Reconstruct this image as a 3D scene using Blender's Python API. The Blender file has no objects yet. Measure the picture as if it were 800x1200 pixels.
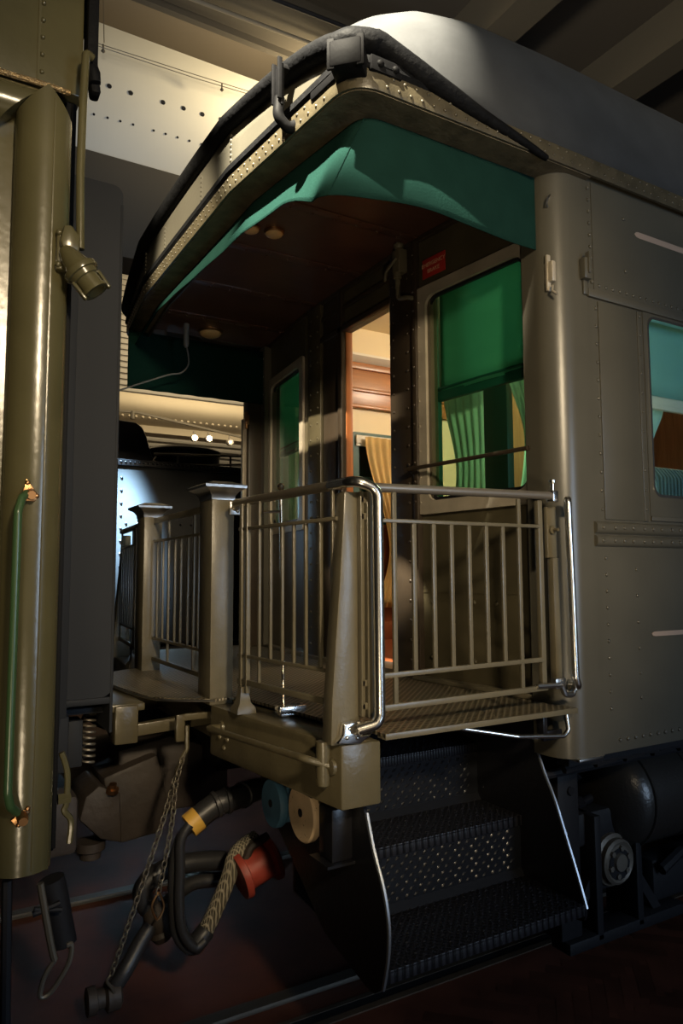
import bpy, bmesh, math, random
from mathutils import Vector, Matrix
R = random.Random(7)
sc = bpy.context.scene
COL = sc.collection
V = Vector

# ---------------------------------------------------------------- materials
def nmat(name):
    m = bpy.data.materials.new(name); m.use_nodes = True
    nt = m.node_tree; b = nt.nodes['Principled BSDF']
    return m, nt, b

def mat(name, col, rough=.5, metal=0, bump=0, bscale=40, vary=0, vscale=6, emit=None, estr=0, coat=0, spec=.5, trans=0, wear=None, wamt=.5):
    m, nt, b = nmat(name)
    N, L = nt.nodes, nt.links
    b.inputs['Base Color'].default_value = (*col, 1)
    b.inputs['Roughness'].default_value = rough
    b.inputs['Metallic'].default_value = metal
    b.inputs['Specular IOR Level'].default_value = spec
    b.inputs['Coat Weight'].default_value = coat
    tc = N.new('ShaderNodeTexCoord')
    if vary:
        n = N.new('ShaderNodeTexNoise'); n.inputs['Scale'].default_value = vscale; n.inputs['Detail'].default_value = 6
        L.new(tc.outputs['Object'], n.inputs['Vector'])
        r = N.new('ShaderNodeValToRGB')
        a = [c*(1-vary) for c in col]; c2 = [min(1, c*(1+vary)) for c in col]
        r.color_ramp.elements[0].color = (*a, 1); r.color_ramp.elements[1].color = (*c2, 1)
        r.color_ramp.elements[0].position = .3; r.color_ramp.elements[1].position = .7
        L.new(n.outputs['Fac'], r.inputs['Fac'])
        out = r.outputs['Color']
        if wear:
            n2 = N.new('ShaderNodeTexNoise'); n2.inputs['Scale'].default_value = vscale*4; n2.inputs['Detail'].default_value = 10
            L.new(tc.outputs['Object'], n2.inputs['Vector'])
            r2 = N.new('ShaderNodeValToRGB'); r2.color_ramp.elements[0].position = 1-wamt; r2.color_ramp.elements[1].position = min(1, 1-wamt+.06)
            L.new(n2.outputs['Fac'], r2.inputs['Fac'])
            mx = N.new('ShaderNodeMixRGB'); mx.inputs['Color2'].default_value = (*wear, 1)
            L.new(r2.outputs['Color'], mx.inputs['Fac']); L.new(out, mx.inputs['Color1']); out = mx.outputs['Color']
        L.new(out, b.inputs['Base Color'])
    if bump:
        n = N.new('ShaderNodeTexNoise'); n.inputs['Scale'].default_value = bscale; n.inputs['Detail'].default_value = 3
        L.new(tc.outputs['Object'], n.inputs['Vector'])
        bp = N.new('ShaderNodeBump'); bp.inputs['Strength'].default_value = bump; bp.inputs['Distance'].default_value = .01
        L.new(n.outputs['Fac'], bp.inputs['Height']); L.new(bp.outputs['Normal'], b.inputs['Normal'])
    if emit:
        b.inputs['Emission Color'].default_value = (*emit, 1); b.inputs['Emission Strength'].default_value = estr
    if trans:
        tl = N.new('ShaderNodeBsdfTranslucent'); tl.inputs['Color'].default_value = (*col, 1)
        mx = N.new('ShaderNodeMixShader'); mx.inputs['Fac'].default_value = trans
        L.new(b.outputs['BSDF'], mx.inputs[1]); L.new(tl.outputs['BSDF'], mx.inputs[2])
        L.new(mx.outputs['Shader'], N['Material Output'].inputs['Surface'])
    return m

def glass(name, tint, rough=.02):
    m, nt, b = nmat(name)
    N, L = nt.nodes, nt.links
    N.remove(b)
    t = N.new('ShaderNodeBsdfTransparent'); t.inputs['Color'].default_value = (*tint, 1)
    g = N.new('ShaderNodeBsdfGlossy'); g.inputs['Roughness'].default_value = rough
    lw = N.new('ShaderNodeLayerWeight'); lw.inputs['Blend'].default_value = .5
    pw = N.new('ShaderNodeMath'); pw.operation = 'POWER'; pw.inputs[1].default_value = 4; L.new(lw.outputs['Facing'], pw.inputs[0])
    f = N.new('ShaderNodeMath'); f.operation = 'MULTIPLY_ADD'; f.inputs[1].default_value = .8; f.inputs[2].default_value = .03; L.new(pw.outputs[0], f.inputs[0])
    mx = N.new('ShaderNodeMixShader')
    L.new(f.outputs[0], mx.inputs['Fac']); L.new(t.outputs['BSDF'], mx.inputs[1]); L.new(g.outputs['BSDF'], mx.inputs[2])
    L.new(mx.outputs['Shader'], N['Material Output'].inputs['Surface'])
    return m

def weave(name, col, rough, metal, scale, strength, rot=45, spec=.5, wornf=2.0):
    """metal plate with a fine raised criss-cross tread"""
    m, nt, b = nmat(name)
    N, L = nt.nodes, nt.links
    b.inputs['Base Color'].default_value = (*col, 1); b.inputs['Roughness'].default_value = rough; b.inputs['Metallic'].default_value = metal
    b.inputs['Specular IOR Level'].default_value = spec
    tc = N.new('ShaderNodeTexCoord')
    hs = []
    for s in (rot, -rot):
        mp = N.new('ShaderNodeMapping'); mp.inputs['Rotation'].default_value = (0, 0, math.radians(s))
        L.new(tc.outputs['Object'], mp.inputs['Vector'])
        w = N.new('ShaderNodeTexWave'); w.inputs['Scale'].default_value = scale; w.bands_direction = 'X'
        L.new(mp.outputs['Vector'], w.inputs['Vector']); hs.append(w.outputs['Fac'])
    ma = N.new('ShaderNodeMath'); ma.operation = 'MAXIMUM'
    L.new(hs[0], ma.inputs[0]); L.new(hs[1], ma.inputs[1])
    rc_ = N.new('ShaderNodeValToRGB'); rc_.color_ramp.elements[0].position = .55; rc_.color_ramp.elements[1].position = .95
    rc_.color_ramp.elements[0].color = (*[c*.55 for c in col], 1); rc_.color_ramp.elements[1].color = (*[min(1, c*wornf) for c in col], 1)
    L.new(ma.outputs[0], rc_.inputs['Fac']); L.new(rc_.outputs['Color'], b.inputs['Base Color'])
    bp = N.new('ShaderNodeBump'); bp.inputs['Strength'].default_value = strength; bp.inputs['Distance'].default_value = .006
    L.new(ma.outputs[0], bp.inputs['Height']); L.new(bp.outputs['Normal'], b.inputs['Normal'])
    return m

def wood(name, c1, c2, rough=.35, axis='X', scale=6, spec=.5):
    m, nt, b = nmat(name)
    N, L = nt.nodes, nt.links
    b.inputs['Roughness'].default_value = rough; b.inputs['Specular IOR Level'].default_value = spec
    tc = N.new('ShaderNodeTexCoord'); mp = N.new('ShaderNodeMapping')
    mp.inputs['Scale'].default_value = {'X': (.6, 6, 6), 'Y': (6, .6, 6), 'Z': (6, 6, .6)}[axis]
    n = N.new('ShaderNodeTexNoise'); n.inputs['Scale'].default_value = scale; n.inputs['Detail'].default_value = 8; n.inputs['Distortion'].default_value = .6
    r = N.new('ShaderNodeValToRGB'); r.color_ramp.elements[0].color = (*c1, 1); r.color_ramp.elements[1].color = (*c2, 1)
    r.color_ramp.elements[0].position = .3; r.color_ramp.elements[1].position = .7
    L.new(tc.outputs['Object'], mp.inputs['Vector']); L.new(mp.outputs['Vector'], n.inputs['Vector'])
    L.new(n.outputs['Fac'], r.inputs['Fac']); L.new(r.outputs['Color'], b.inputs['Base Color'])
    return m

def parquet(name):
    m, nt, b = nmat(name)
    N, L = nt.nodes, nt.links
    b.inputs['Roughness'].default_value = .5; b.inputs['Specular IOR Level'].default_value = .2
    tc = N.new('ShaderNodeTexCoord')
    n = N.new('ShaderNodeTexNoise'); n.inputs['Scale'].default_value = 3; n.inputs['Detail'].default_value = 8
    L.new(tc.outputs['Object'], n.inputs['Vector'])
    r = N.new('ShaderNodeValToRGB'); r.color_ramp.elements[0].color = (.045, .016, .010, 1); r.color_ramp.elements[1].color = (.085, .030, .018, 1)
    r.color_ramp.elements[0].position = .35; r.color_ramp.elements[1].position = .65
    ge = N.new('ShaderNodeNewGeometry'); mr = N.new('ShaderNodeMapRange'); mr.inputs['To Min'].default_value = .7; mr.inputs['To Max'].default_value = 1.35
    L.new(ge.outputs['Random Per Island'], mr.inputs['Value'])
    hs = N.new('ShaderNodeHueSaturation'); L.new(mr.outputs['Result'], hs.inputs['Value']); L.new(r.outputs['Color'], hs.inputs['Color'])
    L.new(n.outputs['Fac'], r.inputs['Fac']); L.new(hs.outputs['Color'], b.inputs['Base Color'])
    return m

OLIVE = mat('olive_paint', (.078, .072, .055), .33, bump=.05, bscale=25, vary=.10, vscale=3)
OLIVE_D = mat('olive_paint_railing', (.115, .100, .066), .33, bump=.10, bscale=60, vary=.10, vscale=12)
OLIVE_C = mat('olive_paint_cast', (.088, .074, .042), .30, bump=.14, bscale=45, vary=.12, vscale=9)
OLIVE_N = mat('olive_paint_neighbour', (.062, .055, .026), .24, bump=.08, bscale=30, vary=.16, vscale=4)
IRONB = mat('black_iron', (.005, .005, .0055), .6, bump=.15, bscale=30, spec=.07)
TAN = mat('aged_tan_paint', (.10, .08, .048), .55, bump=.3, bscale=60, vary=.35, vscale=14)
ROOF = mat('grey_roof_canvas', (.042, .044, .046), .7, bump=.18, bscale=22, vary=.14, vscale=5, spec=.15)
RIM = mat('black_rim_paint', (.004, .0042, .0048), .65, bump=.5, bscale=40, vary=.3, vscale=20, wear=(.012, .011, .011), wamt=.30, spec=.08)
BLACK = mat('black_gloss_paint', (.009, .009, .011), .3, bump=.12, bscale=40, spec=.35)
BLACKM = mat('black_dull_paint', (.011, .011, .013), .6, bump=.2, bscale=30, spec=.22)
TENDER = mat('black_tender_paint', (.013, .014, .016), .36, bump=.15, bscale=9)
PORCH = mat('porch_brown_paint', (.036, .026, .017), .4, bump=.08, bscale=20, vary=.15, vscale=6)
BULK = mat('olive_bulkhead_paint', (.066, .056, .032), .36, bump=.08, bscale=20, vary=.2, vscale=5)
MAROON = mat('maroon_ceiling_paint', (.07, .032, .02), .33, bump=.12, bscale=15, vary=.2, vscale=4)
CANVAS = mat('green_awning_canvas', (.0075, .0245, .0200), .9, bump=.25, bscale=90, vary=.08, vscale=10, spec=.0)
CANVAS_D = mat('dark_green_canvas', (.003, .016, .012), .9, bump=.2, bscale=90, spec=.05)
SHADE = mat('green_roller_shade', (.17, .44, .36), .8, vary=.05, vscale=3, spec=.15, trans=.5)
TEAL = mat('teal_sash_paint', (.02, .085, .075), .45)
CHROME = mat('polished_chrome', (.78, .76, .72), .24, metal=1)
STEEL = mat('worn_nickel', (.50, .48, .45), .32, metal=1, bump=.05, bscale=60)
FRAME = mat('nickel_window_frame', (.42, .37, .29), .42, metal=.25, bump=.08, bscale=30, vary=.15, vscale=8)
BRASS = mat('brass', (.40, .22, .10), .40, metal=1)
VERDI = mat('green_grab_rail', (.03, .062, .024), .3, bump=.05)
DECK = weave('tread_deck', (.10, .084, .055), .36, .25, 13, .8, wornf=2.2)
TREAD = weave('tread_step', (.008, .008, .010), .40, .0, 14, .5, spec=.35)
RISER = mat('black_diamond_plate', (.010, .011, .014), .26)
CAST = mat('rusty_casting', (.032, .024, .019), .62, bump=.5, bscale=18, vary=.3, vscale=5)
GREYM = mat('grey_slab_paint', (.017, .018, .02), .6, vary=.05, vscale=2, spec=.15)
RUBBER = mat('black_rubber', (.022, .022, .024), .42, bump=.15, bscale=60)
BRAID = weave('braided_hose', (.16, .14, .10), .6, 0, 26, 1.0)
YTAPE = mat('yellow_tape', (.62, .36, .06), .5)
REDP = mat('red_valve_paint', (.30, .045, .028), .5, bump=.2, bscale=40, vary=.2, vscale=14)
CHAINM = mat('chain_iron', (.15, .13, .10), .45, metal=.6)
CREAM = mat('cream_wood', (.60, .44, .27), .55, vary=.12, vscale=14, bump=.1, wear=(.2, .13, .07), wamt=.36)
BLUEW = mat('blue_wood', (.06, .16, .26), .6, vary=.15, vscale=12)
VAULT = mat('cream_plaster', (.55, .53, .46), .6, vary=.04, vscale=1)
VAULT2 = mat('tan_plaster', (.40, .34, .24), .7, vary=.05, vscale=1)
CEILM = mat('brown_ceiling', (.05, .042, .03), .8, vary=.1, vscale=.6)
BEAMM = mat('beam_paint', (.15, .13, .095), .7)
SLAT = mat('grey_slat_wall', (.33, .31, .27), .7)
CURT_G = mat('pale_curtain', (.60, .76, .66), .85, spec=.1, trans=.4)
CURT_Y = mat('gold_curtain', (.66, .47, .20), .8, spec=.1, trans=.2, vary=.1, vscale=8)
CURT_B = mat('pale_blue_curtain', (.42, .66, .66), .85, spec=.1, trans=.3)
SHADE_B = mat('teal_blind', (.30, .58, .56), .8, spec=.1, trans=.3)
WOODO = wood('orange_door_wood', (.28, .085, .02), (.40, .14, .04), .4, 'Z')
WOODP = wood('frieze_wood', (.26, .10, .032), (.46, .20, .07), .3, 'X', 4)
WOODB = wood('brown_panel_wood', (.34, .19, .09), (.52, .31, .15), .35, 'Z', 4)
WOODR = wood('red_panel_wood', (.16, .042, .014), (.22, .062, .022), .35, 'Z', 4)
INTC = mat('interior_cream', (.78, .66, .42), .5)
WHITE = mat('white_moulding', (.74, .70, .60), .4)
SEATM = mat('blue_grey_upholstery', (.12, .20, .22), .9, bump=.4, bscale=80)
REDS = mat('red_sign_enamel', (.42, .03, .02), .4)
LETTER = mat('sign_lettering', (.62, .34, .22), .5)
STRIPE = mat('faded_gold_stripe', (.34, .25, .19), .6)
LAMPD = mat('frosted_lamp_dome', (.55, .36, .16), .4)
IRONR = mat('rail_steel', (.10, .09, .075), .4, metal=.6, bump=.2, bscale=20)
JOURN = mat('aged_bearing_cap', (.12, .105, .085), .5, metal=.3, bump=.2, bscale=50)
LAMPE = mat('lit_lamp', (1, .9, .7), .4, emit=(1, .82, .55), estr=120)
WARMG = mat('lamp_housing', (.25, .22, .18), .5)
GLASS_G = glass('green_tinted_glass', (.74, .92, .80))
GLASS_B = glass('clear_glass', (.85, .93, .92))
FLOORM = parquet('herringbone_parquet')
FLOORS = mat('parquet_gap', (.014, .006, .004), .5)
STRIP = mat('track_edge_board', (.05, .035, .022), .55, bump=.2, bscale=30, vary=.3, vscale=8)

# ---------------------------------------------------------------- mesh builder
class G:
    def __init__(s): s.bm = bmesh.new()
    def poly(s, pts, faces):
        vs = [s.bm.verts.new(p) for p in pts]
        for f in faces:
            try: s.bm.faces.new([vs[i] for i in f])
            except ValueError: pass
        return vs
    def obox(s, o, ax, ay, az, bev=0, seg=2):
        """box centred at o with half-vectors ax, ay, az"""
        o, ax, ay, az = V(o), V(ax), V(ay), V(az)
        b = bmesh.new()
        vs = [b.verts.new(o+i*ax+j*ay+k*az) for i in (-1, 1) for j in (-1, 1) for k in (-1, 1)]
        for f in ((0, 1, 3, 2), (4, 6, 7, 5), (0, 4, 5, 1), (2, 3, 7, 6), (0, 2, 6, 4), (1, 5, 7, 3)): b.faces.new([vs[i] for i in f])
        if bev: bmesh.ops.bevel(b, geom=b.edges[:], offset=bev, segments=seg, profile=.5, affect='EDGES')
        s.merge(b); return s
    def box(s, x0, x1, y0, y1, z0, z1, bev=0, seg=2):
        return s.obox(((x0+x1)/2, (y0+y1)/2, (z0+z1)/2), ((x1-x0)/2, 0, 0), (0, (y1-y0)/2, 0), (0, 0, (z1-z0)/2), bev, seg)
    def bar(s, p, q, w, d, side=(0, 0, 1), bev=0):
        """rectangular bar from p to q; w across `side`, d along it"""
        p, q = V(p), V(q); t = (q-p).normalized(); sd = V(side); sd = (sd-t*sd.dot(t)).normalized(); c = t.cross(sd)
        return s.obox((p+q)/2, (q-p)/2, c*w/2, sd*d/2, bev)
    def merge(s, b):
        m = {}
        for v in b.verts: m[v] = s.bm.verts.new(v.co)
        for f in b.faces:
            try: s.bm.faces.new([m[v] for v in f.verts])
            except ValueError: pass
        b.free()
    def prism(s, pts, vec, bev=0):
        b = bmesh.new(); vec = V(vec)
        a = [b.verts.new(V(p)) for p in pts]; c = [b.verts.new(V(p)+vec) for p in pts]; n = len(pts)
        b.faces.new(a); b.faces.new(c[::-1])
        for i in range(n): b.faces.new((a[i], a[(i+1) % n], c[(i+1) % n], c[i]))
        bmesh.ops.recalc_face_normals(b, faces=b.faces[:])
        if bev: bmesh.ops.bevel(b, geom=b.edges[:], offset=bev, segments=2, profile=.5, affect='EDGES')
        s.merge(b); return s
    def tube(s, pts, r, seg=12, closed=False, fil=0, caps=True, fn=5, rr=None):
        pts = [V(p) for p in pts]
        if fil: pts = fillet(pts, fil, fn)
        n = len(pts); rings = []
        T = []
        for i in range(n):
            if closed: t = pts[(i+1) % n]-pts[i-1]
            else: t = pts[min(i+1, n-1)]-pts[max(i-1, 0)]
            T.append(t.normalized())
        u = T[0].orthogonal().normalized()
        for i in range(n):
            u = (u-T[i]*u.dot(T[i])).normalized(); w = T[i].cross(u)
            q = rr[i] if rr else r
            rings.append([s.bm.verts.new(pts[i]+(u*math.cos(a)+w*math.sin(a))*q) for a in [2*math.pi*k/seg for k in range(seg)]])
        m = n if closed else n-1
        for i in range(m):
            A, B = rings[i], rings[(i+1) % n]
            off = 0
            if closed and i == n-1:
                off = min(range(seg), key=lambda k: (A[0].co-B[k].co).length)
            for k in range(seg): s.bm.faces.new((A[k], A[(k+1) % seg], B[(k+1+off) % seg], B[(k+off) % seg]))
        if caps and not closed:
            s.bm.faces.new(rings[0][::-1]); s.bm.faces.new(rings[-1])
        return s
    def cyl(s, p, q, r0, r1=None, seg=24):
        return s.lathe(p, V(q)-V(p), [(r0, 0), (r1 if r1 is not None else r0, (V(q)-V(p)).length)], seg)
    def lathe(s, o, axis, prof, seg=24):
        o, a = V(o), V(axis).normalized(); u = a.orthogonal().normalized(); w = a.cross(u); rings = []
        for r, h in prof:
            if r < 1e-5: rings.append([s.bm.verts.new(o+a*h)])
            else: rings.append([s.bm.verts.new(o+a*h+(u*math.cos(t)+w*math.sin(t))*r) for t in [2*math.pi*k/seg for k in range(seg)]])
        for A, B in zip(rings, rings[1:]):
            if len(A) == 1 and len(B) == 1: continue
            for k in range(seg):
                if len(A) == 1: s.bm.faces.new((A[0], B[(k+1) % seg], B[k]))
                elif len(B) == 1: s.bm.faces.new((A[k], A[(k+1) % seg], B[0]))
                else: s.bm.faces.new((A[k], A[(k+1) % seg], B[(k+1) % seg], B[k]))
        if len(rings[0]) > 1: s.bm.faces.new(rings[0][::-1])
        if len(rings[-1]) > 1: s.bm.faces.new(rings[-1])
        return s
    def rivet(s, p, n, r=.008):
        r *= 1.22; return s.lathe(V(p)-V(n)*.001, n, [(r, 0), (r*.92, r*.45), (r*.6, r*.8), (0, r*.95)], 8)
    def rivets(s, p, q, n, step, r=.008):
        p, q = V(p), V(q); k = max(1, round((q-p).length/step))
        for i in range(k+1): s.rivet(p.lerp(q, i/k), n, r)
        return s
    def grid(s, f, nu, nv, closed_u=False):
        g = [[s.bm.verts.new(f(i/nu, j/nv)) for j in range(nv+1)] for i in range(nu if closed_u else nu+1)]
        n = len(g)
        for i in range(nu):
            for j in range(nv): s.bm.faces.new((g[i][j], g[(i+1) % n][j], g[(i+1) % n][j+1], g[i][j+1]))
        return s
    def sweep(s, path, sect, caps=True):
        """sect: closed list of (outward offset, z) swept along a plan path [(x, y)]"""
        n = len(path); P = [V((p[0], p[1])) for p in path]; rings = []
        for i in range(n):
            d1 = (P[i]-P[i-1]).normalized() if i else (P[1]-P[0]).normalized()
            d2 = (P[i+1]-P[i]).normalized() if i < n-1 else d1
            n1, n2 = V((d1.y, -d1.x)), V((d2.y, -d2.x)); m = (n1+n2).normalized(); m = m/max(.3, m.dot(n1))
            dz = path[i][2] if len(path[i]) > 2 else 0
            rings.append([s.bm.verts.new((P[i].x+m.x*o, P[i].y+m.y*o, z+dz)) for o, z in sect])
        k = len(sect)
        for A, B in zip(rings, rings[1:]):
            for j in range(k): s.bm.faces.new((A[j], A[(j+1) % k], B[(j+1) % k], B[j]))
        if caps: s.bm.faces.new(rings[0][::-1]); s.bm.faces.new(rings[-1])
        return s

def fillet(pts, r, n=5):
    pts = [V(p) for p in pts]; out = [pts[0]]
    for i in range(1, len(pts)-1):
        a, b, c = pts[i-1], pts[i], pts[i+1]
        rad = r[i] if isinstance(r, (list, tuple)) else r
        d1, d2 = (a-b), (c-b)
        ang = d1.angle(d2) if d1.length > 1e-6 and d2.length > 1e-6 else math.pi
        if rad <= 0 or ang > math.pi-.02: out.append(b); continue
        t = min(rad/math.tan(ang/2), d1.length*.49, d2.length*.49)
        p, q = b+d1.normalized()*t, b+d2.normalized()*t
        for k in range(n+1):
            u = k/n; out.append(p*(1-u)**2+b*2*u*(1-u)+q*u*u)
    out.append(pts[-1]); return out

def catmull(pts, n=6):
    pts = [V(p) for p in pts]; out = []
    for i in range(len(pts)-1):
        a, b, c, d = pts[max(i-1, 0)], pts[i], pts[i+1], pts[min(i+2, len(pts)-1)]
        for k in range(n):
            t = k/n; out.append(.5*((2*b)+(c-a)*t+(2*a-5*b+4*c-d)*t*t+(3*b-3*c+d-a)*t**3))
    out.append(pts[-1]); return out

def obj(name, g, m, parent=None, angle=38, smooth=True, solid=0):
    me = bpy.data.meshes.new(name)
    bmesh.ops.recalc_face_normals(g.bm, faces=g.bm.faces[:])
    g.bm.to_mesh(me); g.bm.free()
    me.materials.append(m)
    if smooth and len(me.polygons):
        me.shade_smooth(); me.set_sharp_from_angle(angle=math.radians(angle))
    o = bpy.data.objects.new(name, me); COL.objects.link(o)
    if parent:
        o.parent = parent
        o.matrix_parent_inverse = Matrix.Translation(-V(parent.get('base', (0, 0, 0)))) if parent.type == 'EMPTY' else Matrix()
    if solid:
        md = o.modifiers.new('thickness', 'SOLIDIFY'); md.thickness = solid; md.offset = 0
    return o

def tag(o, label=None, cat=None, group=None, kind=None):
    if label: o['label'] = label
    if cat: o['category'] = cat
    if group: o['group'] = group
    if kind: o['kind'] = kind
    return o

def thing(name, loc, label, cat, group=None):
    o = bpy.data.objects.new(name, None); COL.objects.link(o); o.location = loc; o.empty_display_size = .1
    o['base'] = tuple(loc)
    return tag(o, label, cat, group)

def struct(name, g, m, label=None, cat=None, **k):
    o = obj(name, g, m, **k); o['kind'] = 'structure'
    if label: o['label'] = label; o['category'] = cat
    return o

def circle_rect(u0, u1, v0, v1, r, n=6):
    pts = []
    for cx, cy, a0 in ((u1-r, v1-r, 0), (u0+r, v1-r, 90), (u0+r, v0+r, 180), (u1-r, v0+r, 270)):
        for k in range(n+1):
            a = math.radians(a0+90*k/n); pts.append((cx+r*math.cos(a), cy+r*math.sin(a)))
    return pts

def ring_frame(g, o, eu, ev, outer, ro, inner, ri, d0, d1, n=6):
    """picture-frame ring: outer/inner = (u0,u1,v0,v1); extruded from d0 to d1 along eu x ev"""
    o, eu, ev = V(o), V(eu).normalized(), V(ev).normalized(); en = eu.cross(ev)
    A, B = circle_rect(*outer, max(ro, .001), n), circle_rect(*inner, ri, n); N = len(A)
    def pt(p, d): return o+eu*p[0]+ev*p[1]+en*d
    L = [[g.bm.verts.new(pt(p, d)) for p in P] for P, d in ((A, d0), (B, d0), (B, d1), (A, d1))]
    for j in range(4):
        a, b = L[j], L[(j+1) % 4]
        for i in range(N): g.bm.faces.new((a[i], a[(i+1) % N], b[(i+1) % N], b[i]))
    return g

def pane(g, o, eu, ev, rect, r, d, n=6, th=.004):
    o, eu, ev = V(o), V(eu).normalized(), V(ev).normalized(); en = eu.cross(ev)
    pts = [o+eu*p[0]+ev*p[1]+en*d for p in circle_rect(*rect, r, n)]
    return g.prism(pts, en*th)

# ---------------------------------------------------------------- plan of the car
YC = 1.65; W = 3.30; FL = 1.27
SIN, COS = 0.1040, 0.9946
TB = .1045
def endx(Y, xc=1.184, y0=.99, y1=2.31):
    """bowed end line of the platform: centre straight, outer thirds swept back"""
    return xc+(max(0, y0-Y)+max(0, Y-y1))*TB
def bulkx(Y): return endx(Y, 2.37, 1.0, 2.30)

# ================================================================ THE CAR
car = thing('observation_car', (3.0, YC, -.05), 'olive railway observation car with open railed rear platform under a grey roof', 'railway car')

# ---- outer side wall, letterboard, corner post
XE = 6.4
g = G()
g.box(2.612, XE, 0, .05, 1.05, 2.17)                 # below the window
g.box(2.612, 2.985, 0, .05, 2.17, 3.11); g.box(4.02, XE, 0, .05, 2.17, 3.11); g.box(2.612, XE, 0, .05, 3.11, 3.70)
g.rivets((2.665, 0, 1.24), (2.665, 0, 1.90), (0, -1, 0), .072, .0075)
g.rivets((2.655, 0, 2.12), (2.655, 0, 3.05), (0, -1, 0), .085, .0075)
g.rivets((2.635, -.003, 3.17), (2.625, -.003, 3.62), (0, -1, 0), .055, .0075)
g.rivets((2.715, 0, 1.10), (6.3, 0, 1.10), (0, -1, 0), .052, .0085)
for z in (1.27, 1.38, 1.49, 1.61, 1.73, 1.85): g.rivet((2.87, 0, z), (0, -1, 0), .007)
side = obj('side_wall', g, OLIVE, car)
g = G()
g.box(2.648, XE, -.004, .0, 3.135, 3.655)
g.rivets((2.68, -.004, 3.16), (6.3, -.004, 3.16), (0, -1, 0), .048, .0075)
for z in (3.27, 3.53): g.rivet((2.87, -.004, z), (0, -1, 0), .008)
g.box(2.60, XE, -.014, 0, 3.095, 3.135, .004)
obj('letterboard', g, OLIVE, car)
g = G(); g.box(2.668, 2.94, -.006, 0, 2.075, 3.085, .002); g.box(2.935, 2.965, -.010, 0, 2.075, 3.085, .002)
g.rivets((2.95, -.010, 2.13), (2.95, -.010, 3.06), (0, -1, 0), .09, .006)
obj('window_post_plate', g, OLIVE, car)
g = G()
for z0, z1 in ((1.952, 2.005), (2.009, 2.065)):
    zm = (z0+z1)/2; pr = [(0, z0), (-.012, z0+.004), (-.020, z0+.016), (-.020, z1-.016), (-.012, z1-.004), (0, z1)]
    g.prism([(2.595, y, z) for y, z in pr], (XE-2.595, 0, 0))
x = 2.63
for k in range(60):
    g.rivet((x, -.020, 1.978), (0, -1, 0), .008); g.rivet((x+.004, -.020, 2.037), (0, -1, 0), .008); x += .062 if k % 3 else .078
obj('belt_rail', g, OLIVE, car)
for z0, z1, x0 in ((3.462, 3.492, 2.95), (1.540, 1.562, 2.955)):
    g = G(); h = (z1-z0)/2
    g.prism([(x0, -.0046, z0+h), (x0+.012, -.0046, z1-.003), (x0+.03, -.0046, z1), (5.2, -.0046, z1), (5.2, -.0046, z0), (x0+.03, -.0046, z0), (x0+.012, -.0046, z0+.003)], (0, .003, 0))
    o = obj('painted_stripe', g, STRIPE, car)

def rounded_pillar(sy, y0):
    """corner pillar with a big outer radius; sy=+1 near side, -1 far side"""
    cx, cy, r = 2.515, .12, .12
    pts = [(2.6125, 0)]+[(cx-r*math.sin(a), cy-r*math.cos(a)) for a in [math.pi/2*k/14 for k in range(15)]]+[(2.395, .20), (2.6125, .20)]
    return [(x, y0+sy*y) for x, y in pts]
for sy, y0 in ((1, 0), (-1, W)):
    g = G(); g.prism([(x, y, 1.045) for x, y in rounded_pillar(sy, y0)], (0, 0, 3.70-1.045))
    cp = obj('corner_post', g, OLIVE, car, angle=30)
g = G(); g.box(2.45, 2.60, -.006, .05, 1.035, 1.047, .003); obj('post_foot_plate', g, STEEL, car)
g = G(); g.box(2.5, XE, W-.05, W, 1.05, 3.66); obj('far_side_wall', g, OLIVE, car)

# ---- side window
g = G()
ring_frame(g, (0, .0, 0), (1, 0, 0), (0, 0, 1), (2.985, 4.02, 2.10, 3.11), .01, (3.015, 3.99, 2.20, 3.075), .05, -.03, .004)
wf = obj('window_frame', g, OLIVE, car)
g = G(); ring_frame(g, (0, .0, 0), (1, 0, 0), (0, 0, 1), (3.010, 3.995, 2.195, 3.080), .055, (3.022, 3.983, 2.207, 3.068), .045, -.016, .009)
obj('sash_edge', g, CHROME, wf)
g = G(); pane(g, (0, .0, 0), (1, 0, 0), (0, 0, 1), (3.015, 3.99, 2.20, 3.075), .05, -.022); obj('pane', g, GLASS_B, wf)
g = G(); g.box(2.985, 4.02, -.012, .02, 2.078, 2.10, .003); obj('window_sill', g, OLIVE, wf)

# ---- roof
EAVE = [(6.4, W+.03), (1.335, W+.03), (1.236, 2.42), (1.236, .93), (1.335, -.03), (6.4, -.03)]
def eave_path(inset=0):
    return [(p.x, p.y) for p in fillet([V((x, y, 0)) for x, y in EAVE], [0, .14, 0, 0, .14, 0], 8)]
EP = eave_path()
def xfront(Y):
    s = min(Y+.03, W+.03-Y); x = 1.236+(max(0, .93-Y)+max(0, Y-2.42))*TB
    if s < .14: x += .14-math.sqrt(max(0, .14**2-(.14-s)**2))
    return x
HS = [(1.236, .29), (1.34, .533), (1.45, .60), (1.60, .755), (1.8, .825), (2.05, .90), (2.30, .915), (2.6, .934), (6.4, .934)]
def roofH(x):
    for (a, ha), (b, hb) in zip(HS, HS[1:]):
        if x <= b:
            t = max(0, (x-a)/(b-a)); return ha+(hb-ha)*t
    return .93
def roof_pt(u, v):
    th = math.pi*v; X0 = 1.236+(6.4-1.236)*(u**2.2)
    n = 2.0+1.0*min(1, max(0, (X0-1.25)/.5))
    c, s_ = math.cos(th), math.sin(th)
    y = -math.copysign(abs(c)**(2/n), c); z = abs(s_)**(2/n)
    Y = YC+1.68*y
    w = max(0, 1-(X0-1.236)/1.3); X = X0+(xfront(Y)-1.236)*w
    return (X, Y, 3.72+roofH(X0)*z)
g = G(); g.grid(roof_pt, 60, 56)
obj('roof', g, ROOF, car, angle=60, solid=.012)
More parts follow.
